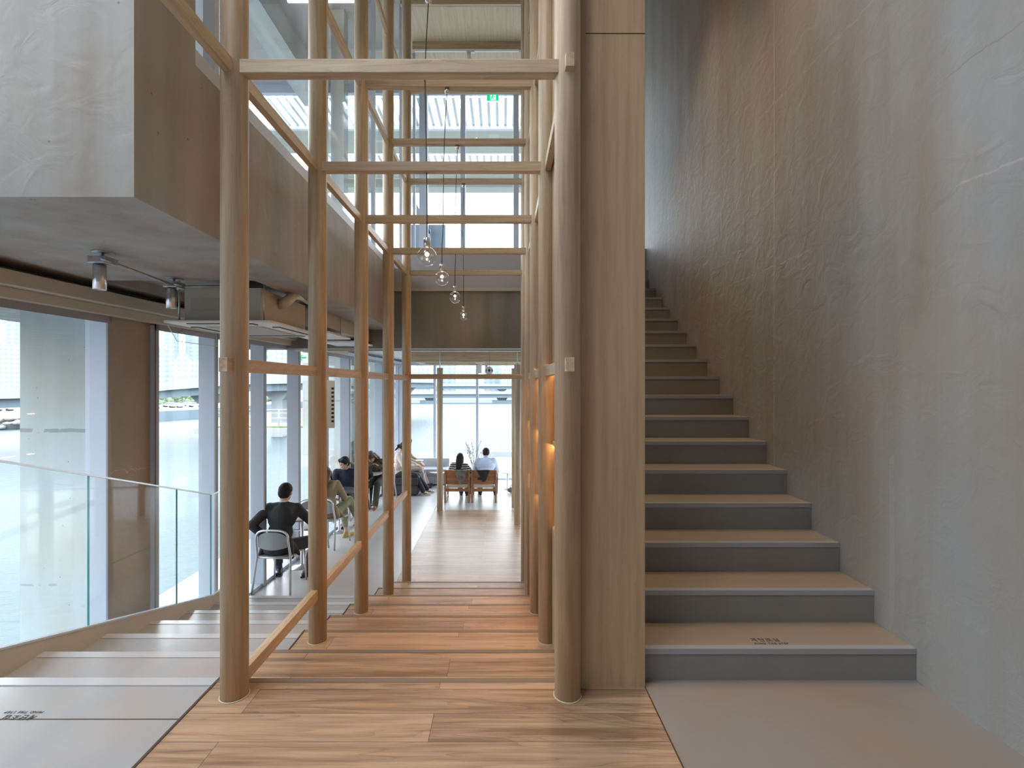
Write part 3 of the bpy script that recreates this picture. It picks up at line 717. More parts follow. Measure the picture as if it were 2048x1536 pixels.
# wooden armchairs
M_walnut = wood('walnut_chair', (.20, .085, .035), (.36, .17, .08), 'X', rough=.4)
M_cush = mat('pale_cushion', (.55, .48, .38), .8)
def make_armchair():
    t = thing('wooden_armchair', '', 'armchair', (0, 0, 0), 0, 'low wooden armchairs')
    for s in (-1, 1):
        MB().box(s*.26-.018, s*.26+.018, -.05, .0, 0, .72).build('rear_leg', M_walnut, t, bevel=.003)
        MB().box(s*.26-.016, s*.26+.016, .50, .54, 0, .55).build('front_leg', M_walnut, t, bevel=.003)
        MB().box(s*.26-.014, s*.26+.014, 0, .50, .04, .075).build('runner', M_walnut, t, bevel=.003)
        MB().box(s*.26-.022, s*.26+.022, -.02, .56, .53, .56).build('armrest', M_walnut, t, bevel=.004)
    MB().box(-.242, .242, -.032, -.012, .40, .715).build('backrest', M_walnut, t, bevel=.004)
    MB().box(-.242, .242, -.04, -.015, .245, .315).build('rear_rail', M_walnut, t, bevel=.003)
    MB().box(-.242, .242, .50, .525, .245, .315).build('front_rail', M_walnut, t, bevel=.003)
    MB().box(-.24, .24, -.01, .52, .315, .38).build('cushion', M_cush, t, bevel=.02, seg=3)
    return t
ac = make_armchair(); ac.location = (-.985, 10.62, FL); ac['label'] = 'left wooden armchair with a grey jacket over its back'
dup(ac, (-.395, 10.62, FL), 0, 'right wooden armchair with a black garment over its back')
# draped garments
def drape(name, pts, m, label, loc, th=.02):
    """a folded garment hanging over a back: outline in X-Z, thick and softly rumpled"""
    b = MB(); b.quadprism([(x, 0, z) for x, z in pts], (0, -th, 0))
    bmesh.ops.triangulate(b.bm, faces=b.bm.faces)
    bmesh.ops.subdivide_edges(b.bm, edges=b.bm.edges, cuts=3, use_grid_fill=True)
    for v in b.bm.verts: v.co.y += .012*math.sin(v.co.x*60+v.co.z*14) + .008*math.sin(v.co.z*40)
    o = b.build(name, m, loc=loc, smooth=True)
    md = o.modifiers.new('r', 'REMESH'); md.mode = 'VOXEL'; md.voxel_size = .008; md.use_smooth_shade = True
    md = o.modifiers.new('s', 'SMOOTH'); md.iterations = 6
    return tag(o, label, 'jacket')
drape('jacket', [(-.05, .725), (.22, .725), (.20, .62), (.17, .50), (.13, .43), (.07, .42), (.03, .46), (-.01, .58)], mat('grey_cloth', (.16, .15, .14), .9, bump=.3, bscale=90, var=.2, vscale=18), 'grey jacket draped over the back of the left wooden armchair', (-.985, 10.58, FL), .045)
drape('jacket', [(-.17, .725), (.13, .725), (.09, .62), (.05, .52), (.03, .465), (-.04, .465), (-.05, .50), (-.15, .52), (-.07, .57)], mat('black_cloth', (.02, .02, .023), .8), 'black garment knotted over the back of the right wooden armchair', (-.395, 10.58, FL), .045)

# sofas
M_sofa = mat('charcoal_upholstery', (.055, .053, .06), .85, bump=.2, bscale=220, var=.1)
M_sofa2 = mat('light_grey_upholstery', (.42, .44, .50), .85, bump=.2, bscale=220)
def sofa(m, label, loc, rz, L_, D):
    t = thing('sofa', label, 'sofa', loc, rz)
    MB().box(-L_/2, L_/2, 0, D, .03, .24).build('base', m, t, bevel=.02, seg=3)
    MB().box(-L_/2+.01, L_/2-.01, .14, D+.005, .24, .42).build('seat_cushion', m, t, bevel=.03, seg=4)
    b = MB().quadprism([(-L_/2, 0, .2), (-L_/2, .17, .2), (-L_/2, .15, .56), (-L_/2, .11, .63), (-L_/2, .04, .63), (-L_/2, 0, .56)], (L_, 0, 0))
    b.build('backrest', m, t, bevel=.02, seg=3)
    for sx in (-1, 1):
        for y in (.06, D-.06): MB().tube([(sx*(L_/2-.08), y, 0), (sx*(L_/2-.08), y, .04)], .015).build('foot', M_black, t)
    return t
sofa(M_sofa, 'charcoal sofa seen from its side, left of the wooden armchairs', (-2.80, 11.77, FL), -PI/2, 1.12, .84)
sofa(M_sofa2, 'light grey sofa behind the seated pair, against the end window', (-1.85, 12.98, FL), PI, .9, .6)

# woven bag, vase with branches, ornament
t = thing('woven_bag', 'brown woven bag lying on the floor at the right post', 'bag', (.265, 11.55, FL))
MB().ell((0, 0, .07), (.14, .10, .07), n=20).build('body', mat('woven_straw', (.25, .15, .08), .9, bump=1, bscale=40, var=.5, vscale=40), t)
MB().tube([(-.08, 0, .12), (-.05, -.02, .19), (.03, -.03, .2), (.07, 0, .12)], .008).build('handle', mat('brown_strap', (.12, .06, .03), .7), t)
random.seed(5)
t = thing('branch_vase', 'glass vase of bare budding branches in front of the end window', 'vase', (-.70, 11.85, FL+.40))
MB().lathe([(0, 0), (.05, 0), (.06, .1), (.035, .2), (.04, .22), (.036, .22), (.03, .2), (.054, .1), (.045, .008), (0, .008)], n=24).build('vase', M_glassb, t)
Mb = mat('branch_bark', (.05, .04, .03), .8); Mbud = mat('pale_buds', (.35, .36, .34), .8)
for k in range(7):
    a = random.uniform(-.95, .55); p = V((0, 0, .05)); pts = [p.copy()]; L_ = random.uniform(.45, .78)
    d = V((math.sin(a)*.8, random.uniform(-.25, .25), math.cos(a)))
    bud = MB()
    for j in range(9):
        d = (d+V((random.uniform(-.25, .25), random.uniform(-.15, .15), random.uniform(-.1, .15)))).normalized()
        p = p+d*L_/9; pts.append(p.copy())
        if j > 2: bud.ell(p+V((random.uniform(-.012, .012), 0, .008)), (.011, .011, .017), n=6)
    br = MB().tube(pts, [.0075-.0004*i for i in range(10)], 6)
    q = pts[5]; br.tube([q, q+V((random.uniform(-.12, .12), 0, .07)), q+V((random.uniform(-.16, .16), .02, .16))], .0025, 6)
    o = br.build('branch', Mb, t); bud.build('buds', Mbud, o)
tag(round_table(-.70, 11.85, .40, .22, .15, M_tw, 'low table carrying the branches behind the wooden armchairs'), None)
c = W(978.5, 742, 9.6)
t = thing('hanging_ornament', 'small black and white faceted ornament hanging before the end window', 'ornament', c)
MB().lathe([(0, .095), (.055, .065), (.078, 0), (.055, -.065), (0, -.095)], n=6).build('body', M_offw, t)
for a in range(0, 360, 60):
    r = Matrix.Rotation(math.radians(a+0), 3, 'Z')
    MB().quadprism([r @ V((x, -.0695, z)) for x, z in ((0, .045), (.025, .01), (0, -.025), (-.025, .01))], r @ V((0, -.004, 0))).build('black_lozenge', M_black, t)
MB().tube([(0, 0, .09), (0, 0, 1.0-.46)], .002, 6).build('string', M_black, t)

# ================================================================= PEOPLE
M_skin = mat('skin', (.56, .34, .25), .5); M_skin2 = mat('skin_light', (.64, .42, .33), .5)
M_hair = mat('black_hair', (.018, .015, .014), .6, bump=.6, bscale=160, spec=.2)
M_hairb = mat('brown_hair', (.10, .055, .035), .4, bump=.6, bscale=160)
def voxel(mb, name, m, parent, vs=.008, sm=4):
    o = mb.build(name, m, parent)
    md = o.modifiers.new('r', 'REMESH'); md.mode = 'VOXEL'; md.voxel_size = vs; md.use_smooth_shade = True
    md = o.modifiers.new('s', 'SMOOTH'); md.iterations = sm; md.factor = .5
    return o
def ik(a, b, l1, l2, hint):
    a, b, hint = V(a), V(b), V(hint); d = b-a; L_ = min(d.length, (l1+l2)*.999); dn = d.normalized(); b = a+dn*L_
    x = (l1*l1-l2*l2+L_*L_)/(2*L_); h = math.sqrt(max(0, l1*l1-x*x)); hh = hint-dn*hint.dot(dn); hh.normalize()
    return a+dn*x+hh*h, b
def hand(mb, wr, d, nrm, side, s=1, curl=.5):
    """palm, four bent fingers of unequal length and a thumb; d fingers' direction, nrm palm side, side towards the thumb"""
    d = V(d).normalized(); nrm = V(nrm); nrm = (nrm-d*nrm.dot(d)).normalized(); sd = d.cross(nrm)*side
    pc = wr+d*.05*s
    for o_ in (-.026, -.009, .009, .026): mb.cap(wr+sd*o_*.7*s, .015*s, wr+d*.085*s+sd*o_*s, .0125*s, 8)
    for o_, L_ in ((-.030, .055), (-.010, .070), (.010, .074), (.030, .066)):
        k0 = wr+d*.088*s+sd*o_*s; d1 = (d+nrm*curl*.6).normalized(); d2 = (d+nrm*curl*1.8).normalized()
        k1 = k0+d1*L_*.5*s; k2 = k1+d2*L_*.5*s
        mb.cap(k0, .0095*s, k1, .0088*s, 8); mb.cap(k1, .0088*s, k2, .0075*s, 8)
    t0 = wr+d*.025*s+sd*.025*s; t1 = t0+(d*.6+sd*.8+nrm*.2).normalized()*.038*s; t2 = t1+(d*.9+sd*.3+nrm*.3).normalized()*.032*s
    mb.cap(t0, .0125*s, t1, .0105*s, 8); mb.cap(t1, .0105*s, t2, .0085*s, 8)
def person(label, loc, yaw, lean=15, side=0, hip=.53, head=(0, 0), hands=None, hhint=None, feet=None, top=None, topname='shirt', legs=None,
           skin=None, hair=None, style='short', shoe=None, sole=None, scale=1, legend=1.0, sleeve=1.0, collar=None, jacket=False, twist=0, kh=None, fdir=None, logo=None, puff=1.0, sock=None, curl=.5, palms=None, legname='trousers'):
    t = thing('person', label, 'person', loc, yaw); t.scale = (scale,)*3
    skin = skin or M_skin; hair = hair or M_hair
    H = V((0, 0, hip)); la = math.radians(lean); sa = math.radians(side)
    up = V((math.sin(sa), math.sin(la), math.cos(la))).normalized()
    tw = math.radians(twist); rt = V((math.cos(tw), math.sin(tw), 0)); rt = (rt-up*rt.dot(up)).normalized(); fw = up.cross(rt)
    R = Matrix((rt, fw, up)).transposed(); R0 = Matrix.Identity(3)
    waist = H+up*.16-fw*.01; chest = H+up*.34; neck = H+up*.52; 
    up2 = (up*.5+V((0, 0, .5))+fw*.12).normalized(); hb = neck+up2*.035
    hy, hp = [math.radians(q) for q in head]
    RH = R @ Matrix.Rotation(la*.8, 3, 'X') @ Matrix.Rotation(hy, 3, 'Z') @ Matrix.Rotation(-hp, 3, 'X')
    HC = hb+RH @ V((0, .025, .105))
    sh = [neck-up*.055+rt*(-.175), neck-up*.055+rt*.175]
    hj = [H+V((-.09, .02, -.02)), H+V((.09, .02, -.02))]
    feet = feet or [V((-.13, .42, .09)), V((.13, .42, .09))]
    hands = hands or [V((-.12, .42, hip+.12)), V((.12, .42, hip+.12))]
    hhint = hhint or [V((-1, -.6, -.6)), V((1, -.6, -.6))]
    kh = kh or [V((-.15, .6, 1)), V((.15, .6, 1))]
    kn, an, el, wr = [], [], [], []
    for i in (0, 1):
        k, a = ik(hj[i], feet[i], .43, .42, kh[i]); kn.append(k); an.append(a)
        e, w2 = ik(sh[i], hands[i], .29, .255, hhint[i]); el.append(e); wr.append(w2)
    fdir = fdir or [V((-.25, 1, 0)), V((.25, 1, 0))]
    # body, one continuous surface
    b = MB()
    b.ell(H, (.15, .11, .12), R); b.ell(waist, (.125, .09, .14), R); b.ell(chest, (.145, .095, .18), R)
    b.cap(sh[0], .045, sh[1], .045); b.cap(neck-up*.04, .058, hb+up2*.04, .052)
    b.ell(HC+RH @ V((0, 0, .02)), (.074, .092, .098), RH); b.ell(HC+RH @ V((0, .022, -.045)), (.058, .066, .068), RH)
    b.ell(HC+RH @ V((0, .05, -.085)), (.03, .028, .025), RH)
    b.cap(HC+RH @ V((0, .088, .01)), .009, HC+RH @ V((0, .106, -.022)), .012, 8)
    for s in (-1, 1):
        b.ell(HC+RH @ V((s*.077, -.004, -.005)), (.010, .02, .03), RH, 10)
        b.ell(HC+RH @ V((s*.03, .078, .022)), (.02, .012, .007), RH, 8)
    b.ell(HC+RH @ V((0, .082, -.05)), (.022, .012, .008), RH, 8)
    for i in (0, 1):
        b.cap(hj[i], .08, kn[i], .052); b.cap(kn[i], .05, kn[i]*.6+an[i]*.4-V((0, .015, 0)), .05); b.cap(kn[i]*.6+an[i]*.4-V((0, .015, 0)), .05, an[i], .034)
        f = V(fdir[i]).normalized(); b.cap(an[i]-V((0, 0, .035)), .035, an[i]+f*.13-V((0, 0, .06)), .026)
        b.cap(sh[i], .046, el[i], .036); b.cap(el[i], .036, wr[i], .025)
        d = (wr[i]-el[i]).normalized(); pn = palms[i] if palms else V((0, .3, -1)); hand(b, wr[i]+d*.01, d*.8+(V(palms[i]) if palms else V((0, .2, -.15)))*.25, pn, -1 if i else 1, .95, curl)
    body = voxel(b, 'body', skin, t, .0065, 2)
    # eyes, brows, mouth
    e = MB()
    for s in (-1, 1): e.ell(HC+RH @ V((s*.03, .087, .008)), (.013, .006, .006), RH, 10)
    e.build('eyes', M_black, t)
    e = MB()
    for s in (-1, 1): e.cap(HC+RH @ V((s*.016, .092, .03)), .004, HC+RH @ V((s*.044, .082, .032)), .003, 6)
    e.build('eyebrows', hair, t)
    MB().cap(HC+RH @ V((-.02, .09, -.052)), .004, HC+RH @ V((.02, .09, -.052)), .004, 6).build('mouth', mat('lips', (.42, .18, .15), .5) if 'lips' not in MATS else MATS['lips'], t)
    # hair
    b = MB(); hc = HC+RH @ V((0, -.012, .040))
    b.ell(hc, (.086, .102, .095), RH); b.ell(HC+RH @ V((0, -.04, -.0)), (.080, .072, .085), RH)
    if style == 'short':
        pass
    elif style == 'fringe':
        b.ell(HC+RH @ V((-.03, .05, .075)), (.055, .05, .035), RH); b.ell(HC+RH @ V((.035, .05, .07)), (.05, .05, .035), RH)
        for s in (-1, 1): b.ell(HC+RH @ V((s*.072, .02, .03)), (.02, .045, .045), RH)
    elif style == 'long':
        for k in range(6):
            p0 = HC+RH @ V((-.055+.022*k, -.06, .02)); p1 = neck-fw*.105+rt*(-.05+.02*k)-up*.02; p2 = p1-up*.20-fw*.03+rt*.02*math.sin(k)
            b.cap(p0, .038, p1, .04, 10); b.cap(p1, .04, p2, .018, 10)
        for s in (-1, 1): b.cap(HC+RH @ V((s*.075, -.01, .03)), .026, HC+RH @ V((s*.085, -.02, -.11)), .024, 8)
    elif style == 'bun':
        b.ell(HC+RH @ V((0, -.115, -.03)), (.045, .05, .045), RH); b.cap(HC+RH @ V((0, -.11, -.04)), .03, HC+RH @ V((.0, -.15, -.16)), .016)
    voxel(b, 'hair', hair, t, .008, 3)
    # top
    b = MB(); q = puff
    b.ell(H+up*.02, (.172*q, .135*q, .12), R); b.ell(waist, (.155*q, .118*q, .16), R); b.ell(chest+up*.01, (.178*q, .122*q, .18), R)
    for e0 in sh: b.cap(neck-up*.015, .052, e0, .06*q)
    b.cap(sh[0], .062*q, sh[1], .062*q); b.cap(neck-up*.08, .09, neck-up*.005, .066)
    for i in (0, 1):
        b.cap(sh[i], .066*q, el[i], .056*q)
        if sleeve > .55:
            b.cap(el[i], .054*q, el[i].lerp(wr[i], .97), .04*q)
        b.cap(sh[i], .07*q, chest+rt*(.1 if i else -.1), .08*q)
    if jacket:
        b.cap(H+rt*.13-fw*.05+up*.04, .07, H+rt*.20-fw*.04-up*.13, .028); b.cap(H-rt*.13-fw*.05+up*.04, .07, H-rt*.20-fw*.06-up*.10, .028)
        b.cap(H+rt*.15+fw*.02, .06, H+rt*.26+fw*.02-up*.10, .02); b.ell(H-fw*.04-up*.03, (.18, .12, .11), R)
    tp = voxel(b, topname, top, t, .009, 5)
    if collar:
        MB().lathe([(.06, -.02), (.057, .028), (.052, .028), (.054, -.02)], n=24).build('collar', collar, tp)
        c_ = tp.children[0]; c_.location = neck+up*.012; c_.rotation_euler = up2.to_track_quat('Z', 'Y').to_euler()
    # legs
    b = MB(); b.ell(H-V((0, 0, .01)), (.168, .125, .105))
    for i in (0, 1):
        b.cap(hj[i], .10, kn[i], .073); e_ = kn[i].lerp(an[i], legend*.97)
        b.cap(kn[i], .072, kn[i].lerp(an[i], .5*legend), .066); b.cap(kn[i].lerp(an[i], .5*legend), .066, e_, .060)
    voxel(b, legname, legs, t, .009, 5)
    # shoes
    for i in (0, 1):
        f = V(fdir[i]).normalized(); g = V((-f.y, f.x, 0))
        Rf = Matrix((g*-1, f, V((0, 0, 1)))).transposed()
        b = MB(); a0 = an[i]-V((0, 0, .045))
        b.ell(a0+f*.10-V((0, 0, .012)), (.042, .085, .030), Rf); b.ell(a0-f*.025, (.036, .05, .042), Rf); b.cap(a0-f*.02, .034, a0+f*.09-V((0, 0, .01)), .034)
        b.cap(a0-f*.02+V((0, 0, .03)), .036, a0+f*.02+V((0, 0, .02)), .038)
        so = voxel(b, 'shoe', shoe, t, .007, 3)
        sl = MB(); pts_ = []
        for k in range(20):
            an_ = 2*PI*k/20; pts_.append(a0+f*(.045+.135*math.cos(an_))+g*(.043*math.sin(an_)*(1+.12*math.cos(an_)))+V((0, 0, -.045)))
        sl.quadprism(pts_, (0, 0, .022)); sl.build('sole', sole or M_black, so, bevel=.004)
        if logo:
            for s in (-1, 1):
                MB().tube([a0+f*.01+g*s*.041+V((0, 0, .0)), a0+f*.035+g*s*.044+V((0, 0, -.012)), a0+f*.10+g*s*.036+V((0, 0, .012))], [.006, .008, .003], 6).build('curved_tick_mark', logo, so)
        if sock: MB().tube([an[i]-V((0, 0, .02)), an[i].lerp(kn[i], .14)], .042, 16).build('sock', sock, t)
    return t

M_suit = mat('black_suit_wool', (.022, .023, .028), .75, bump=.15, bscale=300)
M_navy = mat('navy_knit', (.018, .021, .045), .85, bump=.3, bscale=250)
M_olive = mat('olive_trousers', (.06, .065, .05), .85); M_oliveg = mat('sage_skirt', (.27, .29, .20), .8, var=.15)
M_coat = mat('beige_coat', (.34, .29, .20), .85, bump=.2, bscale=200)
M_leather = mat('black_leather', (.02, .022, .028), .25)
M_mustard = mat('mustard_leather', (.50, .33, .10), .6)
M_denim = mat('dark_denim', (.03, .035, .05), .85); M_blackc = mat('black_trousers', (.015, .015, .018), .85)
M_shirtw = mat('white_shirt', (.75, .73, .70), .8); M_pink = mat('pale_pink_blouse', (.72, .60, .55), .8)
M_shirtb = mat('light_blue_shirt', (.50, .60, .82), .75); M_khaki = mat('khaki_jacket', (.40, .34, .24), .8)
M_cream = mat('cream_sneaker', (.62, .56, .47), .6); M_sneakw = mat('white_sole', (.75, .74, .72), .6)
def camo():
    m, n, b = newmat('camouflage_cloth'); t = N(n, 'ShaderNodeTexCoord'); v = N(n, 'ShaderNodeTexNoise'); v.inputs['Scale'].default_value = 13; v.inputs['Detail'].default_value = 1
    n.links.new(t.outputs['Object'], v.inputs['Vector']); r = N(n, 'ShaderNodeValToRGB'); r.color_ramp.interpolation = 'CONSTANT'
    e = r.color_ramp.elements; e[0].color = (.05, .06, .035, 1); e[1].position = .5; e[1].color = (.20, .12, .06, 1)
    q = e.new(.42); q.color = (.11, .13, .07, 1); q = e.new(.58); q.color = (.03, .03, .02, 1)
    n.links.new(v.outputs[0], r.inputs[0]); n.links.new(r.outputs[0], b.inputs['Base Color']); b.inputs['Roughness'].default_value = .85; return m
def stripes():
    m, n, b = newmat('striped_jersey'); t = N(n, 'ShaderNodeTexCoord'); s = N(n, 'ShaderNodeSeparateXYZ'); n.links.new(t.outputs['Object'], s.inputs[0])
    mu = N(n, 'ShaderNodeMath', operation='MULTIPLY'); n.links.new(s.outputs['Z'], mu.inputs[0]); mu.inputs[1].default_value = 19
    fr = N(n, 'ShaderNodeMath', operation='FRACT'); n.links.new(mu.outputs[0], fr.inputs[0]); g = N(n, 'ShaderNodeMath', operation='GREATER_THAN'); n.links.new(fr.outputs[0], g.inputs[0]); g.inputs[1].default_value = .68
    r = N(n, 'ShaderNodeMix', data_type='RGBA'); n.links.new(g.outputs[0], r.inputs['Factor']); r.inputs['A'].default_value = (.03, .025, .025, 1); r.inputs['B'].default_value = (.75, .72, .7, 1)
    n.links.new(r.outputs['Result'], b.inputs['Base Color']); b.inputs['Roughness'].default_value = .85; return m

person('person in a black suit seen from behind, sitting on the foreground chair', (-2.84, 6.16, FL), -.02, lean=14, side=0, hands=[V((-.17, .0, .62)), V((.17, .50, .76))],
       hhint=[V((-.8, -.9, -.1)), V((1, -.5, -.7))], feet=[V((-.19, .40, .09)), V((.20, .36, .09))], head=(0, 8), top=M_suit, topname='suit_jacket', legs=M_suit, jacket=True,
       shoe=M_leather, collar=M_shirtw, legend=.82, fdir=[V((-.5, 1, 0)), V((.6, .8, 0))], sock=mat('navy_sock', (.03, .035, .06), .8), palms=[V((1, .5, -.3)), V((0, .3, -1))], kh=[V((-.4, .6, 1)), V((.6, .5, 1))], puff=1.04)
person('person in a beige coat with long brown hair and mustard shoes, partly behind a post', (-2.82, 7.85, FL), -.1, lean=12, side=-9, hands=[V((-.1, .40, .66)), V((.08, .40, .66))], feet=[V((.15, .40, .09)), V((.32, .50, .27))],
       head=(20, 10), top=M_coat, topname='coat', legs=M_oliveg, hair=M_hairb, style='long', shoe=M_mustard, sole=M_mustard, legend=.72, jacket=True, skin=M_skin2, kh=[V((.1, .6, 1)), V((.1, .9, 1))], fdir=[V((.5, 1, 0)), V((1, .5, 0))], scale=.95, legname='skirt')
person('person in a navy sweater looking sideways with one hand at the ear', (-2.96, 9.25, FL), PI+.15, lean=20, hands=[V((-.22, .22, 1.10)), V((.05, .52, .76))], hhint=[V((-1, .2, -.9)), V((1, -.3, -.7))], feet=[V((-.25, .42, .09)), V((-.05, .5, .09))],
       head=(-38, 6), top=M_navy, topname='sweater', legs=M_olive, style='fringe', shoe=M_leather, palms=[V((.9, -.2, .4)), V((0, .3, -1))], kh=[V((-.4, .6, 1)), V((.1, .6, 1))], puff=1.06, skin=M_skin2, scale=.97)
person('person with long black hair seen from behind, hidden by the third post', (-2.93, 9.80, FL), 0, lean=8, head=(0, 10), top=M_blackc, legs=M_blackc, style='long', shoe=M_leather, scale=.95, topname='sweater')
person('person in a camouflage jacket and olive trousers bending the head over the table', (-2.68, 10.60, FL), PI-.25, lean=30, hands=[V((-.18, .34, .86)), V((.10, .45, .76))], head=(0, 45), top=camo(), topname='jacket', legs=M_olive, hair=M_hairb, style='long', shoe=mat('red_brown_sneaker', (.20, .05, .03), .6, var=.8, vscale=60), sole=mat('tan_sole', (.45, .38, .28), .6), puff=1.12, feet=[V((-.20, .55, .09)), V((-.02, .60, .09))], skin=M_skin2)
person('person in a pale blouse with tied black hair sitting on the charcoal sofa', (-2.47, 11.45, FL), -PI/2, lean=8, hip=.50, hands=[V((-.08, .42, .70)), V((.10, .40, .70))], head=(0, 25), top=M_pink, topname='blouse', legs=M_denim, style='bun', shoe=M_cream, sole=M_sneakw, logo=M_black, feet=[V((-.12, .70, .09)), V((.12, .64, .09))], puff=1.06, skin=M_skin2, scale=.98, fdir=[V((0, 1, 0)), V((.1, 1, 0))])
person('person in khaki beside the pale blouse, reading farther along the charcoal sofa', (-2.50, 12.15, FL), -PI/2+.1, lean=6, hip=.50, head=(0, 25), top=M_khaki, topname='jacket', legs=mat('pale_trousers', (.55, .42, .38), .8), style='short', shoe=M_leather, feet=[V((-.1, .60, .09)), V((.1, .56, .09))])
person('person in a striped jersey with long dark hair in the left wooden armchair', (-.985, 10.86, FL), 0, lean=10, side=3, hip=.43, head=(-8, 8), top=stripes(), topname='jersey', legs=M_denim, style='long', shoe=mat('navy_sneaker', (.03, .04, .06), .6), sole=M_sneakw, hands=[V((-.1, .38, .62)), V((.16, .34, .78))], feet=[V((.05, .42, .09)), V((.2, .40, .09))], scale=.86, logo=M_sneakw)
person('person in a light blue shirt bending forward in the right wooden armchair', (-.37, 10.88, FL), 0, lean=28, hip=.44, head=(0, 18), top=M_shirtb, topname='shirt', legs=M_blackc, style='short', shoe=M_blackc, sole=M_sneakw, hhint=[V((-.6, -.2, -1)), V((.6, -.2, -1))], hands=[V((-.12, .42, .80)), V((.12, .42, .80))], feet=[V((-.14, .40, .09)), V((.22, .38, .09))], puff=1.25, scale=.98, logo=M_sneakw, collar=M_shirtb)
t = tag(MB().box(-.1, .1, -.07, .07, 0, .012).build('book', M_shirtw, loc=(-2.08, 12.12, FL+.68)), 'open white book held by the person in khaki', 'book')

# ================================================================= OUTSIDE
def water():
    m, n, b = newmat('river_water'); L = n.links.new
    b.inputs['Base Color'].default_value = (.075, .095, .104, 1); b.inputs['Roughness'].default_value = .45; b.inputs['Specular IOR Level'].default_value = .12
    t = N(n, 'ShaderNodeTexCoord'); mp = N(n, 'ShaderNodeMapping'); mp.inputs['Scale'].default_value = (.9, 2.2, 1); L(t.outputs['Object'], mp.inputs[0])
    a = N(n, 'ShaderNodeTexNoise'); a.inputs['Scale'].default_value = .9; a.inputs['Detail'].default_value = 6; L(mp.outputs[0], a.inputs['Vector'])
    bp = N(n, 'ShaderNodeBump'); bp.inputs['Strength'].default_value = .5; bp.inputs['Distance'].default_value = .3; L(a.outputs[0], bp.inputs['Height']); L(bp.outputs[0], b.inputs['Normal'])
    return m
WZ = -8.0
tag(MB().quadprism([(-600, -60, WZ-1), (600, -60, WZ-1), (600, 1500, WZ-1), (-600, 1500, WZ-1)], (0, 0, 1)).build('river', water()), 'wide pale green river outside the windows', 'river', kind='stuff')
def facademat(name, wall, win, sx, sz_):
    m, n, b = newmat(name); L = n.links.new; t = N(n, 'ShaderNodeTexCoord'); s = N(n, 'ShaderNodeSeparateXYZ'); L(t.outputs['Object'], s.inputs[0])
    ad = N(n, 'ShaderNodeMath', operation='ADD'); L(s.outputs['X'], ad.inputs[0]); L(s.outputs['Y'], ad.inputs[1])
    fs = []
    for o_, sc_, th in ((ad.outputs[0], sx, .45), (s.outputs['Z'], sz_, .5)):
        mu = N(n, 'ShaderNodeMath', operation='DIVIDE'); L(o_, mu.inputs[0]); mu.inputs[1].default_value = sc_
        fr = N(n, 'ShaderNodeMath', operation='FRACT'); L(mu.outputs[0], fr.inputs[0]); g = N(n, 'ShaderNodeMath', operation='GREATER_THAN'); L(fr.outputs[0], g.inputs[0]); g.inputs[1].default_value = th; fs.append(g)
    mu = N(n, 'ShaderNodeMath', operation='MULTIPLY'); L(fs[0].outputs[0], mu.inputs[0]); L(fs[1].outputs[0], mu.inputs[1])
    mx = N(n, 'ShaderNodeMix', data_type='RGBA'); L(mu.outputs[0], mx.inputs['Factor']); mx.inputs['A'].default_value = (*wall, 1); mx.inputs['B'].default_value = (*win, 1)
    L(mx.outputs['Result'], b.inputs['Base Color']); b.inputs['Roughness'].default_value = .8; return m
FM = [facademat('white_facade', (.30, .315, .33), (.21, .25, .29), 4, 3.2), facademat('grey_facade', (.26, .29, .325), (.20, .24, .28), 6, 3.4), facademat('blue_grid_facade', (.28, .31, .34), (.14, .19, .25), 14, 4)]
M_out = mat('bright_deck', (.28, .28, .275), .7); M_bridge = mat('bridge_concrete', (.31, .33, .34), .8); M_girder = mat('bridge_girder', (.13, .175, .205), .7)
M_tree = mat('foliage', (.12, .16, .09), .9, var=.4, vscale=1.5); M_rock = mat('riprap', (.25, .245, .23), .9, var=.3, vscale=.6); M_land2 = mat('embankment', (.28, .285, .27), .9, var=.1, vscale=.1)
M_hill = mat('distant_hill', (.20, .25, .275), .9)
# far land and banks
struct('ground_bank', MB().quadprism([(-600, 60, WZ), (-110, 98, WZ), (-94, 118, WZ), (-85, 138, WZ), (-80, 420, WZ), (300, 420, WZ), (600, 1400, WZ), (-600, 1400, WZ)], (0, 0, 2.6)), M_land2)
wv = [(-140, 88), (-110, 98), (-94, 118), (-85, 138), (-80, 420)]
b = MB()
for a_, c_ in zip(wv, wv[1:]): b.quadprism([(a_[0], a_[1]-.4, WZ), (c_[0], c_[1]-.4, WZ), (c_[0]+.1, c_[1], WZ), (a_[0]+.1, a_[1], WZ)], (0, 0, 2.5))
struct('wall_river', b, M_girder, 'grey retaining wall of the far bank')
# buildings: (x px of centre, width px, top px, distance, material)
random.seed(3)
bl = [(-20, 60, 690, 330, 0), (22, 26, 640, 380, 1), (298, 34, 712, 300, 0), (322, 30, 700, 330, 1), (338, 22, 655, 420, 1), (362, 44, 718, 290, 0), (386, 30, 648, 430, 1), (432, 12, 655, 260, 2), (445, 26, 690, 280, 0),
      (536, 22, 690, 280, 2), (556, 26, 694, 330, 0), (700, 30, 735, 420, 0), (770, 40, 730, 450, 0), (840, 34, 735, 460, 0), (890, 42, 728, 480, 1), (935, 40, 738, 450, 0), (985, 34, 726, 490, 1), (1020, 40, 735, 470, 0)]
where = ['at the left frame edge', 'behind the outdoor pillar', 'left in the second window', 'second from left in the second window', 'tall and slim in the second window', 'broad and low in the second window', 'tallest in the second window', 'with blue window grid left of the nearest post', 'low, behind the nearest post',
         'with blue window grid between the first two left posts', 'lower, between the first two left posts', 'between the second and third left posts', 'between the fourth and fifth left posts', 'at the left of the end window', 'left of the middle of the end window', 'in the middle of the end window', 'right of the middle of the end window', 'at the right of the end window']
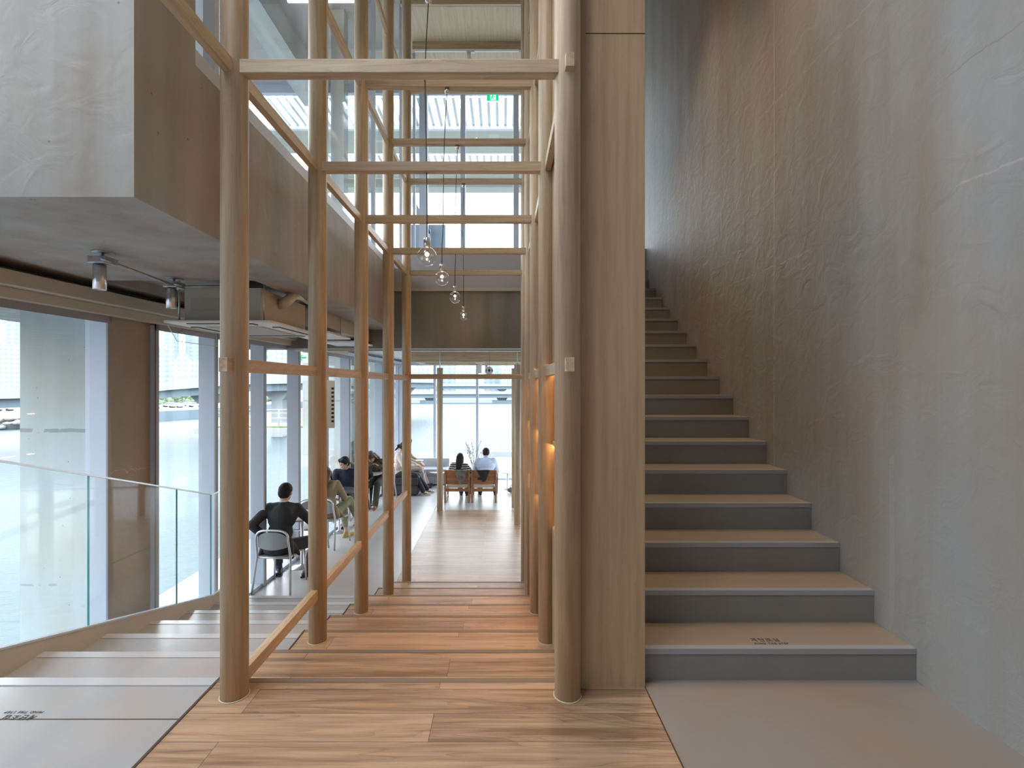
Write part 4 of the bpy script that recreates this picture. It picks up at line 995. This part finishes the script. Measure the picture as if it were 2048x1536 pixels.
for (x, wd, ty, D, k), wh in zip(bl, where):
    c = W(x, 770, D); hw = wd/F*D/2; ztop = CH+(770-ty)/F*D
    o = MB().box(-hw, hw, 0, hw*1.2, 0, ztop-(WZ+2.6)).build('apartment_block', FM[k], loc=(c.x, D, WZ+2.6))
    MB().box(-hw*.5, hw*.2, hw*.2, hw*.8, ztop-(WZ+2.6), ztop-(WZ+2.6)+3).build('roof_house', FM[0], o)
    tag(o, 'pale apartment block across the river, '+wh, 'building', 'apartment blocks across the river')
def hill(cx, D, wd, h, label):
    b = MB(); n = 24; prof = [(D*0+wd*(i/n-.5), h*math.sin(PI*i/n)**.8*(1+.12*math.sin(i*1.9))) for i in range(n+1)]
    pts_ = [(x, 0, z) for x, z in prof]
    for j, (yo, sc_) in enumerate(((0, 0.0), (40, .7), (90, 1.0), (160, .75), (240, 0))):
        row = [b.bm.verts.new((x, yo, z*sc_)) for x, z in prof]
        if j:
            for i in range(n): b._f([pr[i], pr[i+1], row[i+1], row[i]], True)
        pr = row
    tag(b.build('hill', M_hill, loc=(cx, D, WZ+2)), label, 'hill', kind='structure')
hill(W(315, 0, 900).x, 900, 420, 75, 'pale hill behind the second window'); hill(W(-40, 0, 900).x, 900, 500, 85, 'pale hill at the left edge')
# elevated roads
def bridge(name, pts_, z, label, wdt=9, th=1.6, pier=25, pw=2.0, base=False):
    t = thing(name, label, 'bridge', (pts_[0][0], pts_[0][1], WZ)); o0 = V((pts_[0][0], pts_[0][1], 0))
    P_ = [V((q[0], q[1], q[2]-z if len(q) > 2 else 0))-o0 for q in pts_]; h = z-WZ
    def ribbon(off0, off1, z0, z1):
        b = MB(); prev = None
        for i, p in enumerate(P_):
            d = (P_[min(i+1, len(P_)-1)]-P_[max(i-1, 0)]).normalized(); nn = V((-d.y, d.x, 0))
            ring = [b.bm.verts.new(p+nn*o_+V((0, 0, zz))) for o_, zz in ((off0, z0), (off1, z0), (off1, z1), (off0, z1))]
            if prev:
                for k in range(4): b._f([prev[k], prev[(k+1) % 4], ring[(k+1) % 4], ring[k]])
            else: b._f(ring)
            prev = ring
        b._f(prev); return b
    ribbon(-wdt/2, wdt/2, h-.35, h).build('deck', M_bridge, t); ribbon(-wdt/2+.8, wdt/2-.8, h-th, h-.35).build('girder', M_girder, t)
    ribbon(-wdt/2, -wdt/2+.25, h, h+1.0).build('parapet', M_bridge, t); ribbon(wdt/2-.25, wdt/2, h, h+1.0).build('parapet', M_bridge, t)
    for a, c_ in zip(P_, P_[1:]):
        L_ = (c_-a).length; n = max(1, int(L_/pier))
        for k in range(n):
            p = a.lerp(c_, (k+.5)/n); b = MB().box(p.x-pw/2, p.x+pw/2, p.y-pw/2, p.y+pw/2, 0, h-th+p.z)
            b.quadprism([(p.x-pw*.6, p.y-pw/2-.1, h-th-1.6+p.z), (p.x+pw*.6, p.y-pw/2-.1, h-th-1.6+p.z), (p.x+wdt*.3, p.y-pw/2-.1, h-th+p.z+.05), (p.x-wdt*.3, p.y-pw/2-.1, h-th+p.z+.05)], (0, pw+.2, 0))
            if base: b.box(p.x-pw*1.6, p.x+pw*1.6, p.y-pw, p.y+pw, 0, 1.3)
            b.build('pier', M_girder if base else M_bridge, t)
    return t
bridge('elevated_road', [(-78, 46, 0), (-69, 66, 0), (-63, 76, .2), (-56, 82, 1.0), (-46, 86, 1.9), (-36, 92, 2.2), (-28, 110, 2.4), (-24, 150, 2.4)], 0, 'pale elevated road passing behind the left windows', 9, 1.6, 26)
bridge('elevated_road', [(-110, 300), (-60, 305), (60, 310), (160, 315)], 1.0, 'higher pale elevated road across the end window', 11, 2.2, 34)
bridge('river_bridge', [(-90, 250), (-20, 255), (60, 258), (160, 262)], -3.0, 'low grey river bridge on wide piers seen through the end window', 10, 2.3, 32, 3.2, True)
# bank rocks and bushes, cars
b = MB()
random.seed(8)
for k in range(220):
    u = random.random(); p = V((-122+u*24, 92+u*19, WZ+random.uniform(.2, 2.4))); p += V((random.uniform(-4, 4), random.uniform(-3, 3), 0))
    b.ell(p, (random.uniform(.5, 1.2), random.uniform(.5, 1.2), random.uniform(.3, .7)), n=6)
tag(b.build('rocks', M_rock), 'pale rocks along the river bank behind the left windows', 'rocks', kind='stuff')
def bush(x, y, D, r, label):
    c = W(x, y, D); b = MB(); 
    for k in range(26):
        b.ell((random.gauss(0, r*.9), random.gauss(0, r*.4), random.gauss(0, r*.35)+r*.4), (r*.45,)*2+(r*.4,), n=7)
    return tag(b.build('bush', M_tree, loc=(c.x, D, WZ+2.6)), label, 'bush', 'bushes on the far bank')
for i, (x, D, r) in enumerate(((12, 150, 3.4), (318, 170, 2.6), (345, 175, 2.8), (372, 185, 2.2), (540, 200, 2.4))):
    bush(x, 800, D, r, ['pale green bush at the left frame edge beyond the bank', 'leftmost bush on the bank in the second window', 'middle bush on the bank in the second window', 'right bush on the bank in the second window', 'bush on the bank between the first two left posts'][i])
cm = [mat('car_white', (.8, .8, .8), .3), mat('car_grey', (.4, .42, .45), .3), mat('car_dark', (.15, .16, .18), .3)]
def car(x, D, m, label):
    c = W(x, 800, D); t = thing('car', label, 'car', (c.x, D, WZ+2.6), random.uniform(-.3, .3), 'cars parked on the far bank')
    MB().box(-2.2, 2.2, -.9, .9, .35, .95).build('body', m, t, bevel=.15); MB().quadprism([(-1.5, -.75, .95), (1.3, -.75, .95), (.8, -.7, 1.45), (-1.0, -.7, 1.45)], (0, 1.45, 0)).build('cabin', cm[2], t, bevel=.08)
    for sx in (-1.3, 1.3): MB().tube([(sx, -.92, .33), (sx, .92, .33)], .33, 12).build('axle_wheels', M_black, t)
for i, (x, D) in enumerate(((305, 140), (340, 150), (352, 146), (375, 156), (392, 150), (8, 128))): car(x, D, cm[i % 2], ['white car leftmost on the bank in the second window', 'grey car in the middle of the bank, second window', 'white car right beside the grey car on the bank', 'grey car right of the middle of the bank, second window', 'white car at the right end of the bank, second window', 'grey car on the bank at the left frame edge'][i])
# exterior pillars and wing
tag(MB().box(-4.985, -4.30, 5.0, 5.7, WZ-1, 3.2).build('outdoor_pillar', M_concout), 'pale square concrete pillar standing outside the near left window', 'pillar')
tag(MB().box(-5.9, -4.55, 14.3, 15, WZ-1, 4.2).build('outdoor_pillar', M_concout), 'wide concrete pillar outside, between the second and third left posts', 'pillar')
tag(MB().box(-4.45, -3.72, 14.6, 15.3, WZ-1, 4.2).build('outdoor_pillar', M_concout), 'narrower concrete pillar outside, right of the wide one', 'pillar')
struct('trim_11', MB().box(-6, 5, 13.5, 14.0, 2.6, 3.0), M_concout)
tag(MB().box(-18.5, -10, 29, 33, -1.5, -1.15).build('quay', M_out), 'pale raised quay outside beyond the window tables', 'quay')
tag(MB().box(-18.4, -10.1, 29.3, 30.2, -1.15, -1.05).build('lawn', mat('grass', (.14, .19, .08), .9, var=.2, vscale=8)), 'narrow strip of green lawn on the raised quay', 'lawn', kind='stuff')
t = thing('quay_railing', 'thin grey railing along the raised quay', 'railing', (-14.25, 29.15, -1.15))
for k in range(6): MB().tube([(-4+k*1.6, 0, 0), (-4+k*1.6, 0, 1.15)], .03, 8).build('railing_post', M_galv, t)
for z in (.3, .6, .9, 1.12): MB().tube([(-4, 0, z), (4, 0, z)], .018, 8).build('railing_bar', M_galv, t)
# terrace beyond the end window
tag(MB().quadprism([(-3.35, 13.6, -1.75), (-2.95, 16.8, -1.75), (-2.35, 21.4, -1.75), (5, 21.4, -1.75), (5, 13.6, -1.75)], (0, 0, .15)).build('terrace_deck', M_out), 'bright white terrace deck outside the end window', 'terrace')
tag(MB().box(-.9, 5, 20.5, 20.9, -1.6, -1.38).box(-.9, 5, 20.55, 20.85, -1.7, -1.5).build('terrace_parapet', M_bridge), 'low pale parapet at the far edge of the white terrace', 'parapet')
t = thing('outdoor_chair', 'small white garden chair out on the white terrace', 'chair', (-2.35, 15.6, -1.60), .6)
MB().box(-.25, .25, -.25, .25, .40, .45).build('seat', M_white, t, bevel=.01); MB().box(-.25, .25, .22, .26, .45, .85).build('backrest', M_white, t, bevel=.01)
for sx in (-1, 1):
    for sy in (-1, 1): MB().tube([(sx*.22, sy*.22, 0), (sx*.22, sy*.22, .4)], .015, 8).build('leg', M_galv, t)
# pergola beyond the high window
M_perg = mat('pergola_white', (.74, .76, .78), .6); M_pergb = mat('pergola_cream', (.50, .50, .45), .7)
def pergola(y0, y1, label, fasc, ztop=7.15):
    t = thing('pergola', label, 'pergola', (0, y0, ztop))
    for k in range(46): MB().box(-5.0+k*.175-.030, -5.0+k*.175+.030, 0, y1-y0, 0, .11).build('slat', M_perg, t)
    MB().box(-5.2, 3.2, y1-y0, y1-y0+.08, -.09, .12).build('fascia', M_perg, t)
    for x in (-5.1, 3.1): MB().box(x-.05, x+.05, y1-y0+.1, y1-y0+.2, 3.1-ztop, 0).build('post', M_perg, t)
    MB().box(-5.2, 3.2, y1-y0+.08, y1-y0+.08+fasc, -.06, .4).build('cream_beam', M_pergb, t)
    return t
pergola(9.6, 10.6, 'near white slatted pergola outside the high window', 1.1)
pergola(12.0, 12.6, 'farther white slatted pergola outside the high window', .5)
tag(MB().box(-5.2, 3.2, 13.2, 13.6, 6.85, 7.1).build('terrace_beam', M_pergb), 'cream horizontal beam behind the pergolas', 'beam')
tag(MB().box(-2.05, -1.16, 9.9, 10.5, 3.1, 4.74).build('plant_cabinet', mat('bluish_cabinet', (.40, .48, .56), .5), bevel=.01), 'blue grey metal cabinet outside the high window', 'cabinet')
struct('floor_terrace', MB().box(-6, 3.5, 9.4, 14, 2.9, 3.1), M_out)
t = thing('stair_stringer', 'slanting grey steel member outside the high window at the left', 'beam', (-2.05, 9.75, 5.0))
MB().quadprism([(0, 0, .55), (.12, 0, .55), (.62, 0, -.5), (.50, 0, -.5)], (0, .08, 0)).build('member', M_alu, t)
MB().box(.02, .08, 0, .08, -1.9, .5).box(.54, .60, 0, .08, -1.9, -.4).build('support', M_alu, t)

spot('can_light', (-2.33, 2.80, 1.99), (-2.33, 2.80, 0), 26, (1, .70, .42), 1.5, .03)
spot('can_light', (-2.38, 3.48, 1.99), (-2.38, 3.6, 0), 22, (1, .70, .42), 1.5, .03)
# lamps of the room that wash the stair and the oak floor with warm light
spot('stair_spot', (1.1, 3.2, 6.9), (1.0, 3.2, .3), 260, (1, .72, .45), 1.0)
spot('stair_spot', (1.1, 4.6, 6.9), (1.0, 4.6, 1.4), 260, (1, .72, .45), 1.0)
spot('floor_spot', (-.4, 1.4, 6.9), (-.4, 1.7, 0), 90, (1, .72, .45), .9)
spot('step_spot', (-.4, 3.4, 6.9), (-.4, 3.6, -.4), 90, (1, .72, .45), .9)
